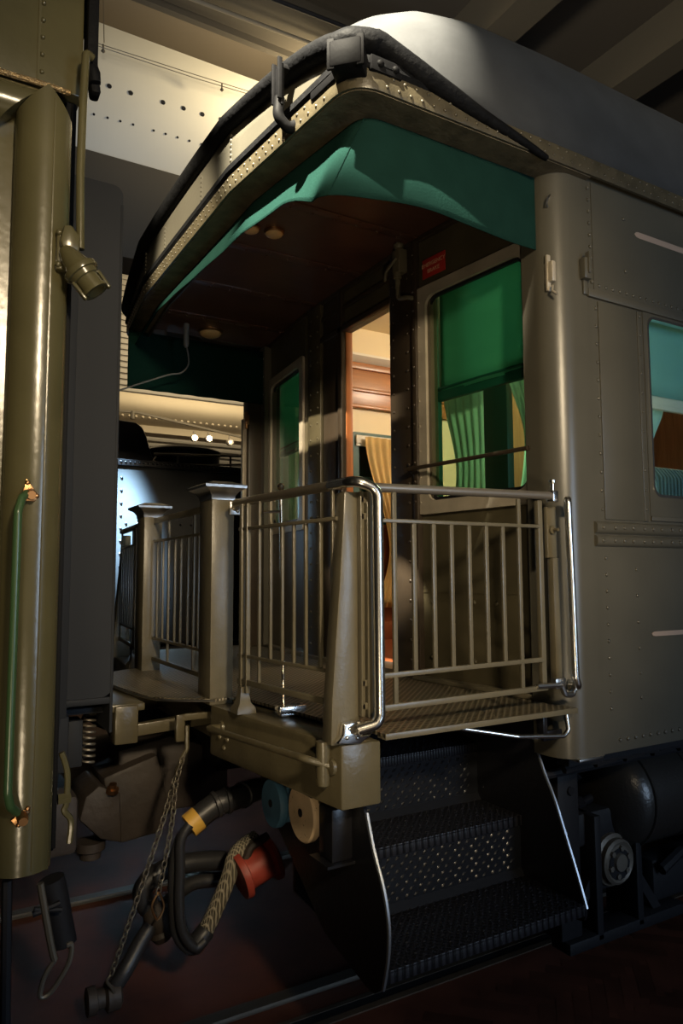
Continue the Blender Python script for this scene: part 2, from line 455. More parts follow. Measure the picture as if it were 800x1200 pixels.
# end fascia between the eave strip and the crowned rim
def rimz(Y):
    t = (Y-YC)/1.68; return 3.735+.265*math.sqrt(max(0, 1-abs(t)**2.3))
def fascia_pt(u, v):
    i = u*(len(FP)-1); k = min(int(i), len(FP)-2); p, q = V(FP[k]), V(FP[k+1]); P = p.lerp(q, i-k)
    return (P.x, P.y, 3.73+(rimz(P.y)-3.73)*v)
FP = []
pp = [p for p in EP if p[0] < 1.6]
for a, b in zip(pp, pp[1:]):
    d = (V(b)-V(a)).length; k = max(1, int(d/.08))
    FP += [tuple(V(a).lerp(V(b), i/k)) for i in range(k)]
FP.append(pp[-1])
FP = [(1.8, W+.03)]+[p for p in FP]+[(1.8, -.03)]
g = G(); g.grid(fascia_pt, len(FP)-1, 3)
for i in range(2, len(FP)*4-6):
    P = V(fascia_pt(i/(len(FP)*4-4), .2)); Q = V(fascia_pt(min(1, (i+1)/(len(FP)*4-4)), .2)); d = (Q-P)
    if d.length > 1e-4:
        n = V((d.y, -d.x, 0)).normalized(); g.rivet(P, n, .006)
for yy in (.93, 2.42, 1.35, 2.0):
    for k in range(8): g.rivet((xfront(yy)-.001, yy, 3.77+k*.025), (-1, 0, 0), .005)
obj('end_fascia', g, OLIVE, car, angle=20, solid=.01)
# rolled black rim
rp = []
for x, y in FP:
    rp.append((x-.012 if 0 < y < W else x, y, rimz(y)+.03))
side_r = [(1.62, -.045, 3.795), (1.8, -.045, 3.755), (1.95, -.045, 3.722), (2.15, -.042, 3.69), (2.33, -.036, 3.66)]
rimpts = [(2.33, W+.036, 3.69), (1.95, W+.045, 3.735)]+[p for p in rp if p[0] < 1.5]+side_r
# lift the corner so the rim turns smoothly from end to side
fix = []
for x, y, z in rimpts:
    if x < 1.55 and y < .25: z = max(z, 3.855-.0*y) if y < .12 else max(z, 3.86)
    if x < 1.55 and y > W-.25: z = max(z, 3.855)
    fix.append((x, y, z))
rimpts = catmull(fix, 2)
rr = [.046]*len(rimpts); m_ = len(rr)
for i in range(8): rr[m_-1-i] = .014+.032*i/8; rr[i] = .014+.032*i/8
g = G(); g.tube(rimpts, .055, 10, rr=rr)
obj('roof_rim', g, RIM, car, angle=70)
# riveted eave strip, dark gutter and the soffit under it
g = G(); g.sweep(EP, [(0, 3.66), (.012, 3.66), (.016, 3.675), (.016, 3.735), (0, 3.735)])
for a, b in zip(EP, EP[1:]):
    d = (V(b)-V(a)); n = V((d.y, -d.x, 0)).normalized()
    if d.length < .02: continue
    for z, off in ((3.682, 0), (3.720, .5)):
        st = .055; k = int(d.length/st)
        for i in range(k):
            p = V(a)+d*((i+off+.3)/max(1, k)); g.rivet((p.x+n.x*.015, p.y+n.y*.015, z), n, .0065)
obj('eave_strip', g, mat('worn_eave_paint', (.06, .05, .03), .36, bump=.2, bscale=50, vary=.25, vscale=16), car)
g = G(); g.sweep([p for p in EP if p[0] < 2.0]+[(1.72, -.03)], [(0, 3.735), (.014, 3.735), (.028, 3.75), (.022, 3.785), (0, 3.79)]); obj('gutter', g, RIM, car)
inner = [(p.x, p.y) for p in fillet([V((1.60, W-.12, 0)), V((1.45, W-.12, 0)), V((1.39, 2.42, 0)), V((1.39, .93, 0)), V((1.475, .125, 0)), V((2.62, .125, 0))], [0, .06, 0, 0, .10, 0], 6)]
outer = [(1.60, W+.03)]+[p for p in EP if p[0] < 1.6]+[(2.62, -.03)]
g = G(); g.prism([(x, y, 3.657) for x, y in outer+inner[::-1]], (0, 0, .012)); obj('soffit', g, TAN, car)
g = G(); g.sweep(inner, [(-.012, 3.63), (0, 3.63), (0, 3.715), (-.012, 3.715)]); obj('soffit_apron', g, PORCH, car)
# roof brackets at the near corner
def bracket_strap(Y, w, z0, z1, kind):
    g = G(); x = xfront(Y)
    if kind == 0:
        g.box(x-.085, x-.070, Y-w/2, Y+w/2, z0+.05, z1, .004)
        g.tube([(x-.078, Y, z0+.09), (x-.085, Y, z0+.01), (x-.035, Y, z0-.03), (x, Y, z0+.0)], w*.42, 10, fil=.04)
        g.box(x-.08, x+.02, Y-w/2, Y+w/2, z1-.02, z1, .004)
        for s in (-1, 1): g.box(x-.10, x-.08, Y+s*w*.5-.006, Y+s*w*.5+.006, z1-.16, z1+.02, .003)
    return g
obj('roof_bracket', bracket_strap(.36, .055, 3.70, 3.93, 0), IRONB, car)
g = G()
g.obox((1.322, -.018, 3.748), (.044, -.044, 0), (.040, .040, 0), (0, 0, .052), .010)
for k_ in (-1, -.1, 1): g.obox((1.290+.040*k_, -.050-.040*k_, 3.750), (.006, -.006, 0) if abs(k_) < 1 else (.010, -.010, 0), (.004, .004, 0), (0, 0, .060 if abs(k_) == 1 else .04), .002)
obj('corner_bracket', g, IRONB, car)
g = G(); g.box(1.40, 1.54, -.056, -.03, 3.725, 3.785, .004); g.rivet((1.44, -.056, 3.755), (0, -1, 0), .013); g.rivet((1.51, -.056, 3.755), (0, -1, 0), .013)
obj('bracket_plate', g, IRONB, car)
g = G(); g.obox((1.302, .135, 3.745), (-.0085, .08, 0), (.010, 0, 0), (0, 0, .03), .004); obj('bracket_plate', g, IRONB, car)

# ---- porch ceiling
g = G()
g.prism([(endx(Y, 1.38), Y, 3.72) for Y in (.10, .99, 2.31, W-.10)]+[(2.55, W-.10, 3.72), (2.55, .10, 3.72)], (0, 0, .02))
for Y in (.42, .98, 1.55, 2.15, 2.75):
    g.box(endx(Y, 1.40), 2.42, Y-.035, Y+.035, 3.713, 3.72, .002)
    for s in (-.022, .022): g.rivets((endx(Y, 1.45), Y+s, 3.713), (2.38, Y+s, 3.713), (0, 0, -1), .13, .007)
obj('porch_ceiling', g, MAROON, car)

# ---- bulkhead with door opening and two windows
def facing(Ya, Yb):
    """local frame on a bulkhead panel running from Ya to Yb: origin, unit along (+Y), normal (-X side)"""
    a = V((bulkx(Ya), Ya, 0)); b = V((bulkx(Yb), Yb, 0)); e = (b-a).normalized(); return a, e, V((e.y, -e.x, 0))*-1
def panel_strip(g, Ya, Yb, z0, z1, off=0, th=.05, bev=0):
    a, b = V((bulkx(Ya), Ya, 0)), V((bulkx(Yb), Yb, 0)); n = V((-(b-a).y, (b-a).x, 0)).normalized()
    p = [a+n*off, b+n*off, b+n*(off-th), a+n*(off-th)]
    g.prism([(q.x, q.y, z0) for q in p], (0, 0, z1-z0), bev)
NWO = (.165, .975); NWI = (.235, .905)             # near window outer / inner, Y
FWO = (W-.975+.03, W-.165); FWI = (W-.905+.03, W-.235)
DOOR0, DOOR1, DTOP = 1.229, 1.777, 3.42
g = G()
for O, I in ((NWO, NWI), (FWO, FWI)):
    panel_strip(g, min(.10, O[0]) if O is NWO else O[0]-.02, O[1]+.03, FL, 2.20)
    panel_strip(g, min(.10, O[0]) if O is NWO else O[0]-.02, O[1]+.03, 3.36, 3.74)
    panel_strip(g, O[0]-.06, I[0]+.02, 2.2, 3.36); panel_strip(g, I[1]-.02, O[1]+.06, 2.2, 3.36)
panel_strip(g, .975, DOOR0, FL, 3.74); panel_strip(g, DOOR1, FWO[0], FL, 3.74); panel_strip(g, DOOR0, DOOR1, DTOP, 3.74)
panel_strip(g, .17, .97, 1.735, 1.739, .003, .003)
for Y in (.30, .45, .60, .75, .90): g.rivet((bulkx(Y)-.002, Y, 1.69), (-1, 0, 0), .010); g.rivet((bulkx(Y)-.002, Y, 1.40), (-1, 0, 0), .010)
obj('bulkhead', g, BULK, car)
def post(Y0, Y1, off, rows, m=PORCH):
    g = G(); panel_strip(g, Y0, Y1, FL, 3.70, off, off+.01, .006)
    for Y in rows: g.rivets((bulkx(Y)-off, Y, FL+.10), (bulkx(Y)-off, Y, 3.62), (-1, 0, 0), .105, .0075)
    obj('bulkhead_post', g, m, car)
post(.965, 1.00, .035, [.98], PORCH); post(1.01, DOOR0, .022, [1.05, DOOR0-.04], PORCH)
post(DOOR1, DOOR1+.05, .03, []); post(DOOR1+.06, 2.05, .012, []); post(2.06, 2.24, .03, [2.10, 2.20], BULK)
g = G(); panel_strip(g, DOOR0-.02, 2.07, DTOP, DTOP+.035, .03, .03, .004); panel_strip(g, DOOR0-.02, 2.07, DTOP+.15, DTOP+.175, .02, .02, .004); obj('door_header', g, PORCH, car)
g = G()
for a, b in ((.12, 1.0), (1.0, 2.3), (2.3, W-.12)):
    p, q = V((bulkx(a)-.002, a, 3.705)), V((bulkx(b)-.002, b, 3.705)); g.bar(p, q, .04, .03, (0, 0, 1), .004)
obj('ceiling_angle', g, PORCH, car)
for a, b in ((.12, 1.0), (DOOR1, 2.3), (2.3, W-.12)):
    g = G(); g.bar((bulkx(a)-.025, a, FL+.012), (bulkx(b)-.025, b, FL+.012), .06, .022, (0, 0, 1), .004)
    obj('base_angle', g, OLIVE_D, car)
for (O, I, nm) in ((NWO, NWI, 'n'), (FWO, FWI, 'f')):
    a = V((bulkx(O[0]), O[0], 0)); b = V((bulkx(O[1]), O[1], 0)); e = (a-b).normalized()   # eu from far to near so eu x ev faces -X... 
    L = (a-b).length; n = e.cross(V((0, 0, 1)))
    if n.x > 0: e = -e; org = a
    else: org = b
    u0, u1 = 0, L; du = (I[0]-O[0])*1.005
    g = G(); ring_frame(g, org, e, (0, 0, 1), (0, L, 2.155, 3.42), .02, (du, L-du, 2.225, 3.36), .06, -.04, .018)
    for s in (.018, L-.018): 
        for k in range(9): g.rivet(org+e*s+V((0, 0, 2.22+k*.14))+n*(.018 if n.x < 0 else -.018), (-1, 0, 0), .005)
    wfr = obj('window_frame', g, FRAME, car)
    g = G(); ring_frame(g, org, e, (0, 0, 1), (du-.006, L-du+.006, 2.22, 3.365), .065, (du+.016, L-du-.016, 2.243, 3.345), .05, -.02, -.005); obj('rubber_gasket', g, BLACK, wfr)
    g = G(); pane(g, org, e, (0, 0, 1), (du, L-du, 2.225, 3.36), .06, -.03); obj('pane', g, GLASS_G, wfr)
    # sash bar behind the glass
    g = G(); back = -n*.0
    nn = n if n.x < 0 else -n
    z0, z1 = (2.795, 2.845)
    p, q = org+e*(du-.02)-nn*.075, org+e*(L-du+.02)-nn*.075
    g.bar((p.x, p.y, (z0+z1)/2-.015), (q.x, q.y, (z0+z1)/2-.015), .03, .055, (0, 0, 1), .005); g.bar((p.x, p.y, z1), (q.x, q.y, z1), .05, .012, (0, 0, 1), .003)
    for s in (du-.01, L-du+.0): g.bar(org+e*s-nn*.075+V((0, 0, 2.18)), org+e*s-nn*.075+V((0, 0, 3.40)), .03, .045, e, .004)
    obj('inner_sash', g, TEAL, wfr)
# window guard bar
g = G(); gp, gq = V((bulkx(1.0)-.065, 1.0, 2.405)), V((bulkx(.185)-.065, .185, 2.405))
g.tube([gp, gq], .011, 10)
for P in (gp, gq): g.tube([P, P+V((.06, 0, 0))], .012, 8); g.lathe(P+V((.045, 0, 0)), (-1, 0, 0), [(.026, 0), (.026, .012), (.016, .02), (0, .02)], 12)
obj('window_guard_bar', g, PORCH, car)
# door opening: wooden reveal
g = G(); g.box(2.375, 2.425, DOOR1-.006, DOOR1+.03, FL, DTOP, .003); obj('door_jamb', g, WOODO, car)
g = G(); g.box(2.375, 2.56, DOOR0, DOOR1, FL, FL+.025, .004); obj('threshold', g, STEEL, car)
# brake valve by the door head
vx = 2.31; vy, vz = 1.07, 3.56
g = G(); g.box(vx-.025, vx+.035, vy-.035, vy+.035, vz-.02, vz+.12, .008); g.lathe((vx, vy, vz+.12), (0, 0, 1), [(.02, 0), (.03, .015), (.03, .03), (.015, .045), (0, .045)], 12)
g.lathe((vx-.01, vy, vz-.02), (0, 0, -1), [(.024, 0), (.024, .03), (.016, .035), (.016, .09)], 12)
g.tube([(vx-.01, vy, vz-.09), (vx-.01, vy, vz-.17), (vx+.0, vy-.08, vz-.185), (vx+.04, vy-.09, vz-.19)], .013, 8, fil=.03)
g.tube([(vx-.03, vy-.02, vz+.06), (vx-.05, vy+.06, vz+.0), (vx-.05, vy+.07, vz-.05)], .008, 8, fil=.02)
obj('brake_valve', g, OLIVE_D, car)

# ---- interior shell of the car
g = G(); g.box(2.44, XE, .06, W-.06, FL-.03, FL); obj('saloon_floor', g, WOODR, car)
g = G(); g.box(2.46, XE, .06, W-.06, 4.02, 4.05)
obj('saloon_ceiling', g, INTC, car)
FY = 3.15
g = G(); g.box(2.46, 3.28, FY, FY+.03, 1.27, 3.06); g.box(3.95, XE, FY, FY+.03, 1.27, 3.06); g.box(3.28, 3.95, FY, FY+.03, 1.27, 2.27); g.box(2.46, XE, FY, FY+.03, 3.06, 3.30)
g.box(2.46, XE, FY-.02, FY+.03, 3.70, 4.04)
obj('saloon_wall', g, INTC, car)
g = G(); g.box(2.46, XE, FY-.03, FY, 3.30, 3.70, .004); g.box(2.46, XE, FY-.055, FY-.03, 3.64, 3.70, .008); g.box(2.46, XE, FY-.05, FY-.03, 3.44, 3.475, .008); g.box(2.46, XE, FY-.055, FY-.03, 3.295, 3.325, .008)
obj('wood_frieze', g, WOODP, car)
g = G(); g.prism([(2.46, FY-.12, 3.74), (2.46, FY-.03, 3.69), (2.46, FY-.0, 3.69), (2.46, FY, 3.76), (2.46, FY-.12, 3.76)], (XE-2.46, 0, 0)); obj('cornice', g, WHITE, car)
g = G(); g.box(2.46, XE, FY-.03, FY, 1.27, 2.25, .004); g.box(2.46, XE, FY-.05, FY-.03, 2.23, 2.27, .004); g.box(2.46, XE, FY-.04, FY-.03, 1.27, 1.42, .004)
obj('wainscot', g, WOODR, car)
g = G(); ring_frame(g, (0, FY, 0), (1, 0, 0), (0, 0, 1), (3.25, 3.98, 2.25, 3.08), .01, (3.31, 3.92, 2.30, 3.03), .02, -.02, .03)
swf = obj('window_frame', g, TEAL, car)
g = G(); pane(g, (0, FY+.02, 0), (1, 0, 0), (0, 0, 1), (3.29, 3.94, 2.28, 3.05), .02, 0); obj('pane', g, mat('dark_window_glass', (.008, .022, .018), .08), swf)
g = G(); g.box(3.29, 3.94, FY-.02, FY-.005, 2.66, 2.69, .003); obj('sash_bar', g, TEAL, swf)
g = G(); g.box(XE-.03, XE, .06, W-.06, FL, 4.05); obj('saloon_end_wall', g, WOODB, car)
g = G(); g.box(2.62, XE, .055, .07, 1.27, 2.10); g.box(2.62, XE, .055, .07, 3.2, 4.05); obj('inner_lining', g, WOODB, car)
g = G(); g.box(4.55, 4.61, 1.2, 3.1, FL, 4.0); g.box(4.53, 4.55, 1.35, 2.9, 1.5, 3.6, .008); obj('partition', g, WOODB, car)

# ---- platform deck, end sill, centre foot plate
g = G()
dk = [(endx(0)+.14, 0.12), (1.452, .12), (1.452, -.03), (2.42, -.03), (2.42, .12), (2.50, .12), (2.5, W-.12), (2.42, W-.12), (2.42, W+.03), (1.452, W+.03), (1.452, W-.12), (endx(W)+.14, W-.12), (endx(2.31)+.14, 2.31), (endx(.99)+.14, .99)]
g.prism([(x, y, FL-.012) for x, y in dk], (0, 0, .012))
obj('deck_plate', g, DECK, car)
g = G(); g.box(1.45, 2.42, -.034, -.026, FL-.020, FL+.002, .002); g.box(1.45, 2.42, -.03, .02, FL-.02, FL-.013, .002); obj('trapdoor_edge', g, OLIVE_D, car)
g = G(); g.box(2.25, 2.275, .0, .04, 1.17, 1.255, .004); g.box(2.27, 2.38, .02, .04, 1.14, 1.18, .004); obj('trapdoor_hanger', g, BLACK, car)
def sill_plan(far):
    p = [(1.288, 0), (1.452, 0), (1.452, .14), (1.335, 1.06), (1.22, 1.06), (1.184+.004, 1.01), (1.184, .985)]
    return [(x, W-y) for x, y in p] if far else p
for far in (0, 1):
    g = G(); g.prism([(x, y, 1.025) for x, y in sill_plan(far)], (0, 0, .22), .010)
    p0, p1 = (V((1.262, .02, 0)), V((1.376, .02, 0)))
    if not far:
        g.lathe((1.258, .075, 1.13), (0, 0, 1), [(0, -.05), (.022, -.03), (.026, 0), (.026, .12)], 12)
        for Y, z in ((.86, 1.08), (.83, 1.12), (.90, 1.12)): g.rivet((endx(Y)+.0, Y, z), (-1, 0, 0), .010)
    es = obj('end_sill', g, OLIVE_C, car)
    if not far: near_sill = es
g = G(); g.tube([(endx(.88)-.0, .88, 1.165), (endx(.88)-.075, .87, 1.172), (endx(.10)-.085, .10, 1.195), (endx(.045)-.0, .045, 1.165)], .0135, 10, fil=.045)
g.lathe((endx(.88), .88, 1.165), (-1, 0, 0), [(.028, 0), (.026, .01), (.014, .016)], 12); g.lathe((endx(.045), .05, 1.165), (-1, 0, 0), [(.03, 0), (.028, .012), (.014, .018)], 12)
obj('sill_handle', g, OLIVE_C, car)
g = G()
cpl = [(1.20, .98), (1.124, 1.03), (1.03, 1.10), (.962, 1.21), (.905, 1.65), (.962, 2.09), (1.03, 2.20), (1.124, 2.27), (1.20, 2.32), (1.34, 2.31), (1.34, .99)]
g.prism([(x, y, FL-.008) for x, y in cpl], (0, 0, .010)); obj('foot_plate', g, DECK, car)
g = G(); g.tube(catmull([(x, y, FL-.006) for x, y in cpl[:9]], 3), .006, 6); obj('foot_plate_edge', g, STEEL, car)
g = G(); g.box(1.30, 1.36, 1.0, 2.3, 1.03, 1.255, .006); obj('centre_sill', g, OLIVE_C, car)
# buffer below the foot plate
g = G(); g.box(.80, .905, 1.17, 1.26, 1.075, 1.245, .008); g.box(.76, .94, 1.19, 2.05, 1.215, 1.25, .008); g.box(.80, .90, 2.03, 2.12, 1.075, 1.245, .008)
bf = obj('buffer_head', g, OLIVE_C, car)
for y in (1.24, 2.08): g = G(); g.bar((.88, y, 1.12), (1.32, y, 1.145), .05, .055, (0, 0, 1), .005); obj('buffer_stem', g, OLIVE_C, car)

# ---- railings
RAILZ = 2.157
def newel(far):
    s = (lambda y: W-y) if far else (lambda y: y)
    y0, y1 = (.99, 1.155)
    g = G(); a, b = sorted((s(y0), s(y1))); g.box(1.178, 1.288, a, b, 1.243, 2.19, .004)
    nw = obj('newel_post', g, OLIVE_D, car)
    g = G(); cx, cy = 1.233, (a+b)/2; hx, hy = .055, (b-a)/2
    prof = [(1.0, 2.185, .002), (1, 2.205, .004), (1, 2.225, .018), (1, 2.240, .045), (1, 2.252, .047), (1, 2.258, .035), (1, 2.272, -.005)]
    rings = []
    for _, z, o in prof: rings.append([g.bm.verts.new((cx+i*(hx+o), cy+j*(hy+o), z)) for i, j in ((-1, -1), (1, -1), (1, 1), (-1, 1))])
    for A, B in zip(rings, rings[1:]):
        for k in range(4): g.bm.faces.new((A[k], A[(k+1) % 4], B[(k+1) % 4], B[k]))
    g.bm.faces.new(rings[-1]); g.bm.faces.new(rings[0][::-1])
    obj('post_cap', g, STEEL, nw, angle=30)
    g = G()
    if not far:
        g.box(1.262, 1.342, a-.012, a-.001, 2.115, 2.178, .003); g.rivet((1.30, a-.012, 2.135), (0, -1, 0), .009); g.rivet((1.327, a-.012, 2.135), (0, -1, 0), .009)
        obj('rail_bracket', g, STEEL, nw)
newel(0); newel(1)

def npt(Y, z, off=.03): return (endx(Y)+off, Y, z)
def end_railing(far):
    s = (lambda y: W-y) if far else (lambda y: y)
    er = None
    g = G()
    for z, Ya, Yb, h in ((2.035, .79, .06, .014), (1.485, .79, .06, .014), (1.375, .79, .06, .024)):
        g.bar(npt(s(Ya), z), npt(s(Yb), z), .017, h, (0, 0, 1), .002)
    for Y, w in ((.765, .026), (.715, .020)): g.bar(npt(s(Y), 1.33), npt(s(Y), 2.145), w, .02, (1, 0, 0), .003)
    er = obj('end_railing', g, OLIVE_D, car)
    for i, Y in enumerate((.617, .526, .436, .351, .266, .169, .090)):
        z0, z1 = (1.375, 2.145) if i in (0, 6) else (1.485, 2.035)
        g = G(); g.bar(npt(s(Y), z0), npt(s(Y), z1), .017, .012, (1, 0, 0), .002); obj('baluster', g, OLIVE_D, er)
    g = G(); g.lathe(npt(s(.75), 1.245), (0, 0, 1), [(.06, 0), (.058, .02), (.035, .045), (.026, .09), (.024, .11), (0, .11)], 4); obj('railing_foot', g, OLIVE_D, er)
    return er
end_railing(0); end_railing(1)
g = G()
for z, h in ((2.163, .034), (2.040, .014), (1.461, .016), (1.340, .024)): g.bar((1.245, 1.165, z), (1.245, 2.41, z), .019, h, (0, 0, 1), .002)
g.bar((1.245, 1.19, 1.33), (1.245, 1.19, 2.15), .022, .016, (1, 0, 0), .002); g.bar((1.245, 2.39, 1.33), (1.245, 2.39, 2.15), .022, .016, (1, 0, 0), .002)
cg = obj('centre_gate', g, OLIVE_D, car)
for i, Y in enumerate((1.28, 1.355, 1.429, 1.524, 1.64, 1.744, 1.862, 1.969, 2.081, 2.188, 2.301)):
    z0, z1 = (1.34, 2.15) if i in (2, 6, 10) else (1.461, 2.04)
    g = G(); g.bar((1.245, Y, z0), (1.245, Y, z1), .017, .012, (1, 0, 0), .002); obj('baluster', g, OLIVE_D, cg)
# tapered corner stanchions
for far in (0, 1):
    y0 = .018 if not far else W-.085
    g = G()
    pr = [(1.258, 1.243), (1.380, 1.243), (1.376, 1.6), (1.372, 2.13), (1.318, 2.13), (1.311, 2.02), (1.297, 1.82), (1.279, 1.6), (1.264, 1.4)]
    g.prism([(x, y0, z) for x, z in pr], (0, .067, 0), .006); obj('corner_stanchion', g, OLIVE_D, car)
# polished handrail: along the end, round the corner and down the side
g = G()
g.tube([(1.29, .985, 2.15), (1.285, .93, RAILZ), (1.242, .86, RAILZ), (1.318, .045, RAILZ+.003)], .019, 14, fil=.03, fn=4)
hr = obj('end_handrail', g, mat('worn_rail_metal', (.27, .23, .17), .36, metal=.7), car)
g = G()
g.tube([(1.310, .11, RAILZ+.002), (1.318, .00, RAILZ+.004), (1.335, -.045, RAILZ+.003), (1.405, -.062, 2.135), (1.408, -.062, 1.345), (1.395, -.062, 1.318), (1.335, -.035, 1.300)], .0195, 14, fil=.05, fn=6)
obj('corner_grab_rail', g, CHROME, car)
g = G(); g.prism([(1.268, -.012, 1.255), (1.36, -.012, 1.245), (1.405, -.012, 1.27), (1.36, -.012, 1.325), (1.295, -.012, 1.318), (1.29, -.012, 1.28)], (0, .03, 0), .005)
for x, z in ((1.305, 1.272), (1.315, 1.302), (1.345, 1.268), (1.352, 1.298)): g.rivet((x, -.012, z), (0, -1, 0), .006)
g.lathe((1.345, -.03, 1.30), (1, -.2, .1), [(.026, 0), (.026, .03), (.02, .04)], 14)
obj('rail_flange', g, CHROME, car)
g = G(); g.tube([(1.318, W-.04, RAILZ), (1.242, W-.86, RAILZ), (1.285, W-.93, RAILZ)], .019, 10, fil=.03); obj('end_handrail', g, OLIVE_D, car)

# ---- near side gate
GY = -.008
gate = None
g = G()
g.box(1.368, 1.384, GY, GY+.03, 1.335, 2.13, .003); g.box(1.392, 1.422, GY-.006, GY+.024, 1.33, 2.13, .003)
for z in (1.37, 1.45, 2.04, 2.10): g.box(1.37, 1.41, GY, GY+.022, z-.012, z+.012, .003)
g.box(2.242, 2.268, GY-.004, GY+.02, 1.36, 2.14, .003)
g.bar((1.41, GY, 2.028), (2.25, GY, 2.030), .017, .014, (0, 0, 1), .002)
g.bar((1.41, GY, 1.470), (2.25, GY, 1.480), .017, .018, (0, 0, 1), .002)
g.bar((1.41, GY, 1.357), (2.268, GY, 1.365), .019, .022, (0, 0, 1), .003)
gate = obj('side_gate', g, OLIVE_D, car)
for i, xx in enumerate((1.512, 1.601, 1.693, 1.779, 1.867, 1.955, 2.043, 2.133)):
    z0, z1 = (1.36, 2.14) if i in (0, 7) else (1.475, 2.028)
    g = G(); g.bar((xx, GY, z0), (xx, GY, z1), .012, .018, (1, 0, 0), .002); obj('baluster', g, OLIVE_D, gate)
g = G(); g.tube([(1.40, GY, 2.147), (2.325, GY, 2.163)], .017, 14); obj('top_rail', g, mat('polished_gate_rail', (.34, .30, .25), .36, metal=.75), gate)
g = G(); g.box(2.318, 2.350, GY-.02, GY+.02, 2.135, 2.185, .005); g.lathe((2.335, GY, 2.185), (0, 0, 1), [(.009, 0), (.009, .03), (.015, .034), (.015, .046), (0, .05)], 10)
obj('gate_latch', g, CHROME, gate)
g = G(); g.box(1.437, 1.447, GY-.01, GY+.02, 1.335, 1.345); obj('gate_pin', g, OLIVE_D, gate)
# plate and strip on the corner post behind the latch
g = G(); g.box(2.335, 2.395, .03, .05, 1.90, 2.12, .004); g.box(2.36, 2.40, .025, .06, 1.36, 1.90, .004); g.lathe((2.36, .03, 2.02), (0, -1, 0), [(.018, 0), (.018, .012), (.007, .016), (.007, .04), (0, .04)], 10)
obj('latch_plate', g, OLIVE_D, car)
g = G(); g.tube([(2.42, -.002, 2.105), (2.385, -.045, 2.15), (2.365, -.062, 2.14), (2.378, -.064, 1.40), (2.392, -.064, 1.365), (2.43, -.01, 1.355)], .0155, 12, fil=.03, fn=5)
g.lathe((2.42, -.0, 1.355), (0, -1, 0), [(.022, 0), (.022, .02), (.016, .026)], 12)
obj('grab_iron', g, CHROME, car)
g = G(); g.tube([(2.20, -.02, 1.375), (2.33, -.03, 1.372), (2.35, -.03, 1.33), (2.40, -.03, 1.325), (2.41, -.02, 1.36)], .011, 8, fil=.02); g.box(2.30, 2.36, -.03, .0, 1.355, 1.40, .006); obj('lower_latch', g, STEEL, car)
g = G(); g.tube([(1.86, .055, 1.232), (2.10, -.01, 1.185), (2.335, -.03, 1.165), (2.362, -.03, 1.185), (2.362, -.02, 1.25)], .0095, 10, fil=.025); obj('step_handle', g, CHROME, car)
# small hooks and catches on the corner post
g = G(); g.box(2.405, 2.43, .02, .075, 3.14, 3.235, .006); g.box(2.400, 2.425, .045, .06, 3.10, 3.27, .004); g.tube([(2.415, .03, 3.12), (2.40, .02, 3.09), (2.41, .0, 3.07)], .006, 6); obj('door_catch', g, FRAME, car)
g = G(); g.box(2.555, 2.605, -.035, 0, 3.165, 3.265, .007); g.box(2.573, 2.583, -.045, -.02, 3.19, 3.29, .003); g.box(2.57, 2.60, -.012, 0, 3.10, 3.17, .006); obj('door_catch', g, OLIVE, car)
g = G(); g.tube([(2.425, .06, 3.53), (2.415, .03, 3.545), (2.40, .03, 3.53), (2.40, .04, 3.50), (2.415, .045, 3.495)], .004, 6); obj('awning_hook', g, STEEL, car)
g = G(); g.box(2.285, 2.42, W-.14, W-.02, FL, 3.66, .006); obj('gate_post', g, PORCH, car)
# far post catch
g = G(); g.box(2.27, 2.30, W-.12, W-.07, 3.02, 3.16, .005); g.box(2.275, 2.29, W-.14, W-.12, 3.05, 3.13, .003); obj('door_catch', g, BRASS, car)
g = G(); g.box(2.25, 2.285, W-.10, W-.06, 1.28, 3.1, .005); obj('gate_strip', g, FRAME, car)

# ---- brake rod on the platform
g = G(); g.tube([(1.345, .57, 1.27), (1.328, .57, 2.20)], .0075, 10); g.lathe((1.328, .57, 2.19), (0, 0, 1), [(.008, 0), (.015, .008), (.017, .022), (.010, .03), (0, .032)], 12)
g.tube([(1.328, .57, 2.10), (1.25, .575, 2.095)], .006, 8)
br = obj('brake_rod', g, mat('polished_brass_rod', (.72, .62, .45), .2, metal=1), car)
g = G(); g.box(1.315, 1.44, .545, .60, 1.258, 1.29, .006); g.box(1.325, 1.43, .55, .585, 1.245, 1.262, .002); obj('rod_foot', g, CHROME, br)

# ---- boarding steps
st = None
def stringer(x):
    fr = [(.24, 1.25), (.205, 1.05), (.165, .96), (.11, .86), (.06, .74), (.015, .63), (-.02, .54), (-.045, .47), (-.035, .42), (.02, .41)]
    bk = [(.35, .41), (.95, .85), (.95, 1.25)]
    g = G(); g.prism([(x, y, z) for y, z in [(p.y, p.z) for p in catmull([(0, a, b) for a, b in fr], 4)]+bk], (.012, 0, 0))
    return g
def stringer_left(x):
    fr = [(.14, 1.25), (.10, 1.06), (.055, .985), (.01, .87), (-.05, .76), (-.078, .66), (-.075, .56), (-.05, .46), (-.04, .43), (0, .40)]
    bk = [(.06, .40), (.35, .46), (.95, .85), (.95, 1.25)]
    g = G(); g.prism([(x, y, z) for y, z in [(p.y, p.z) for p in catmull([(0, a, b) for a, b in fr], 4)]+bk], (.014, 0, 0))
    return g
st = obj('boarding_steps', G().box(1.42, 2.42, .93, .95, .9, 1.25), BLACK, car)
for x, f in ((1.415, stringer_left), (2.41, stringer)):
    o = obj('stringer', f(x), BLACK, st)
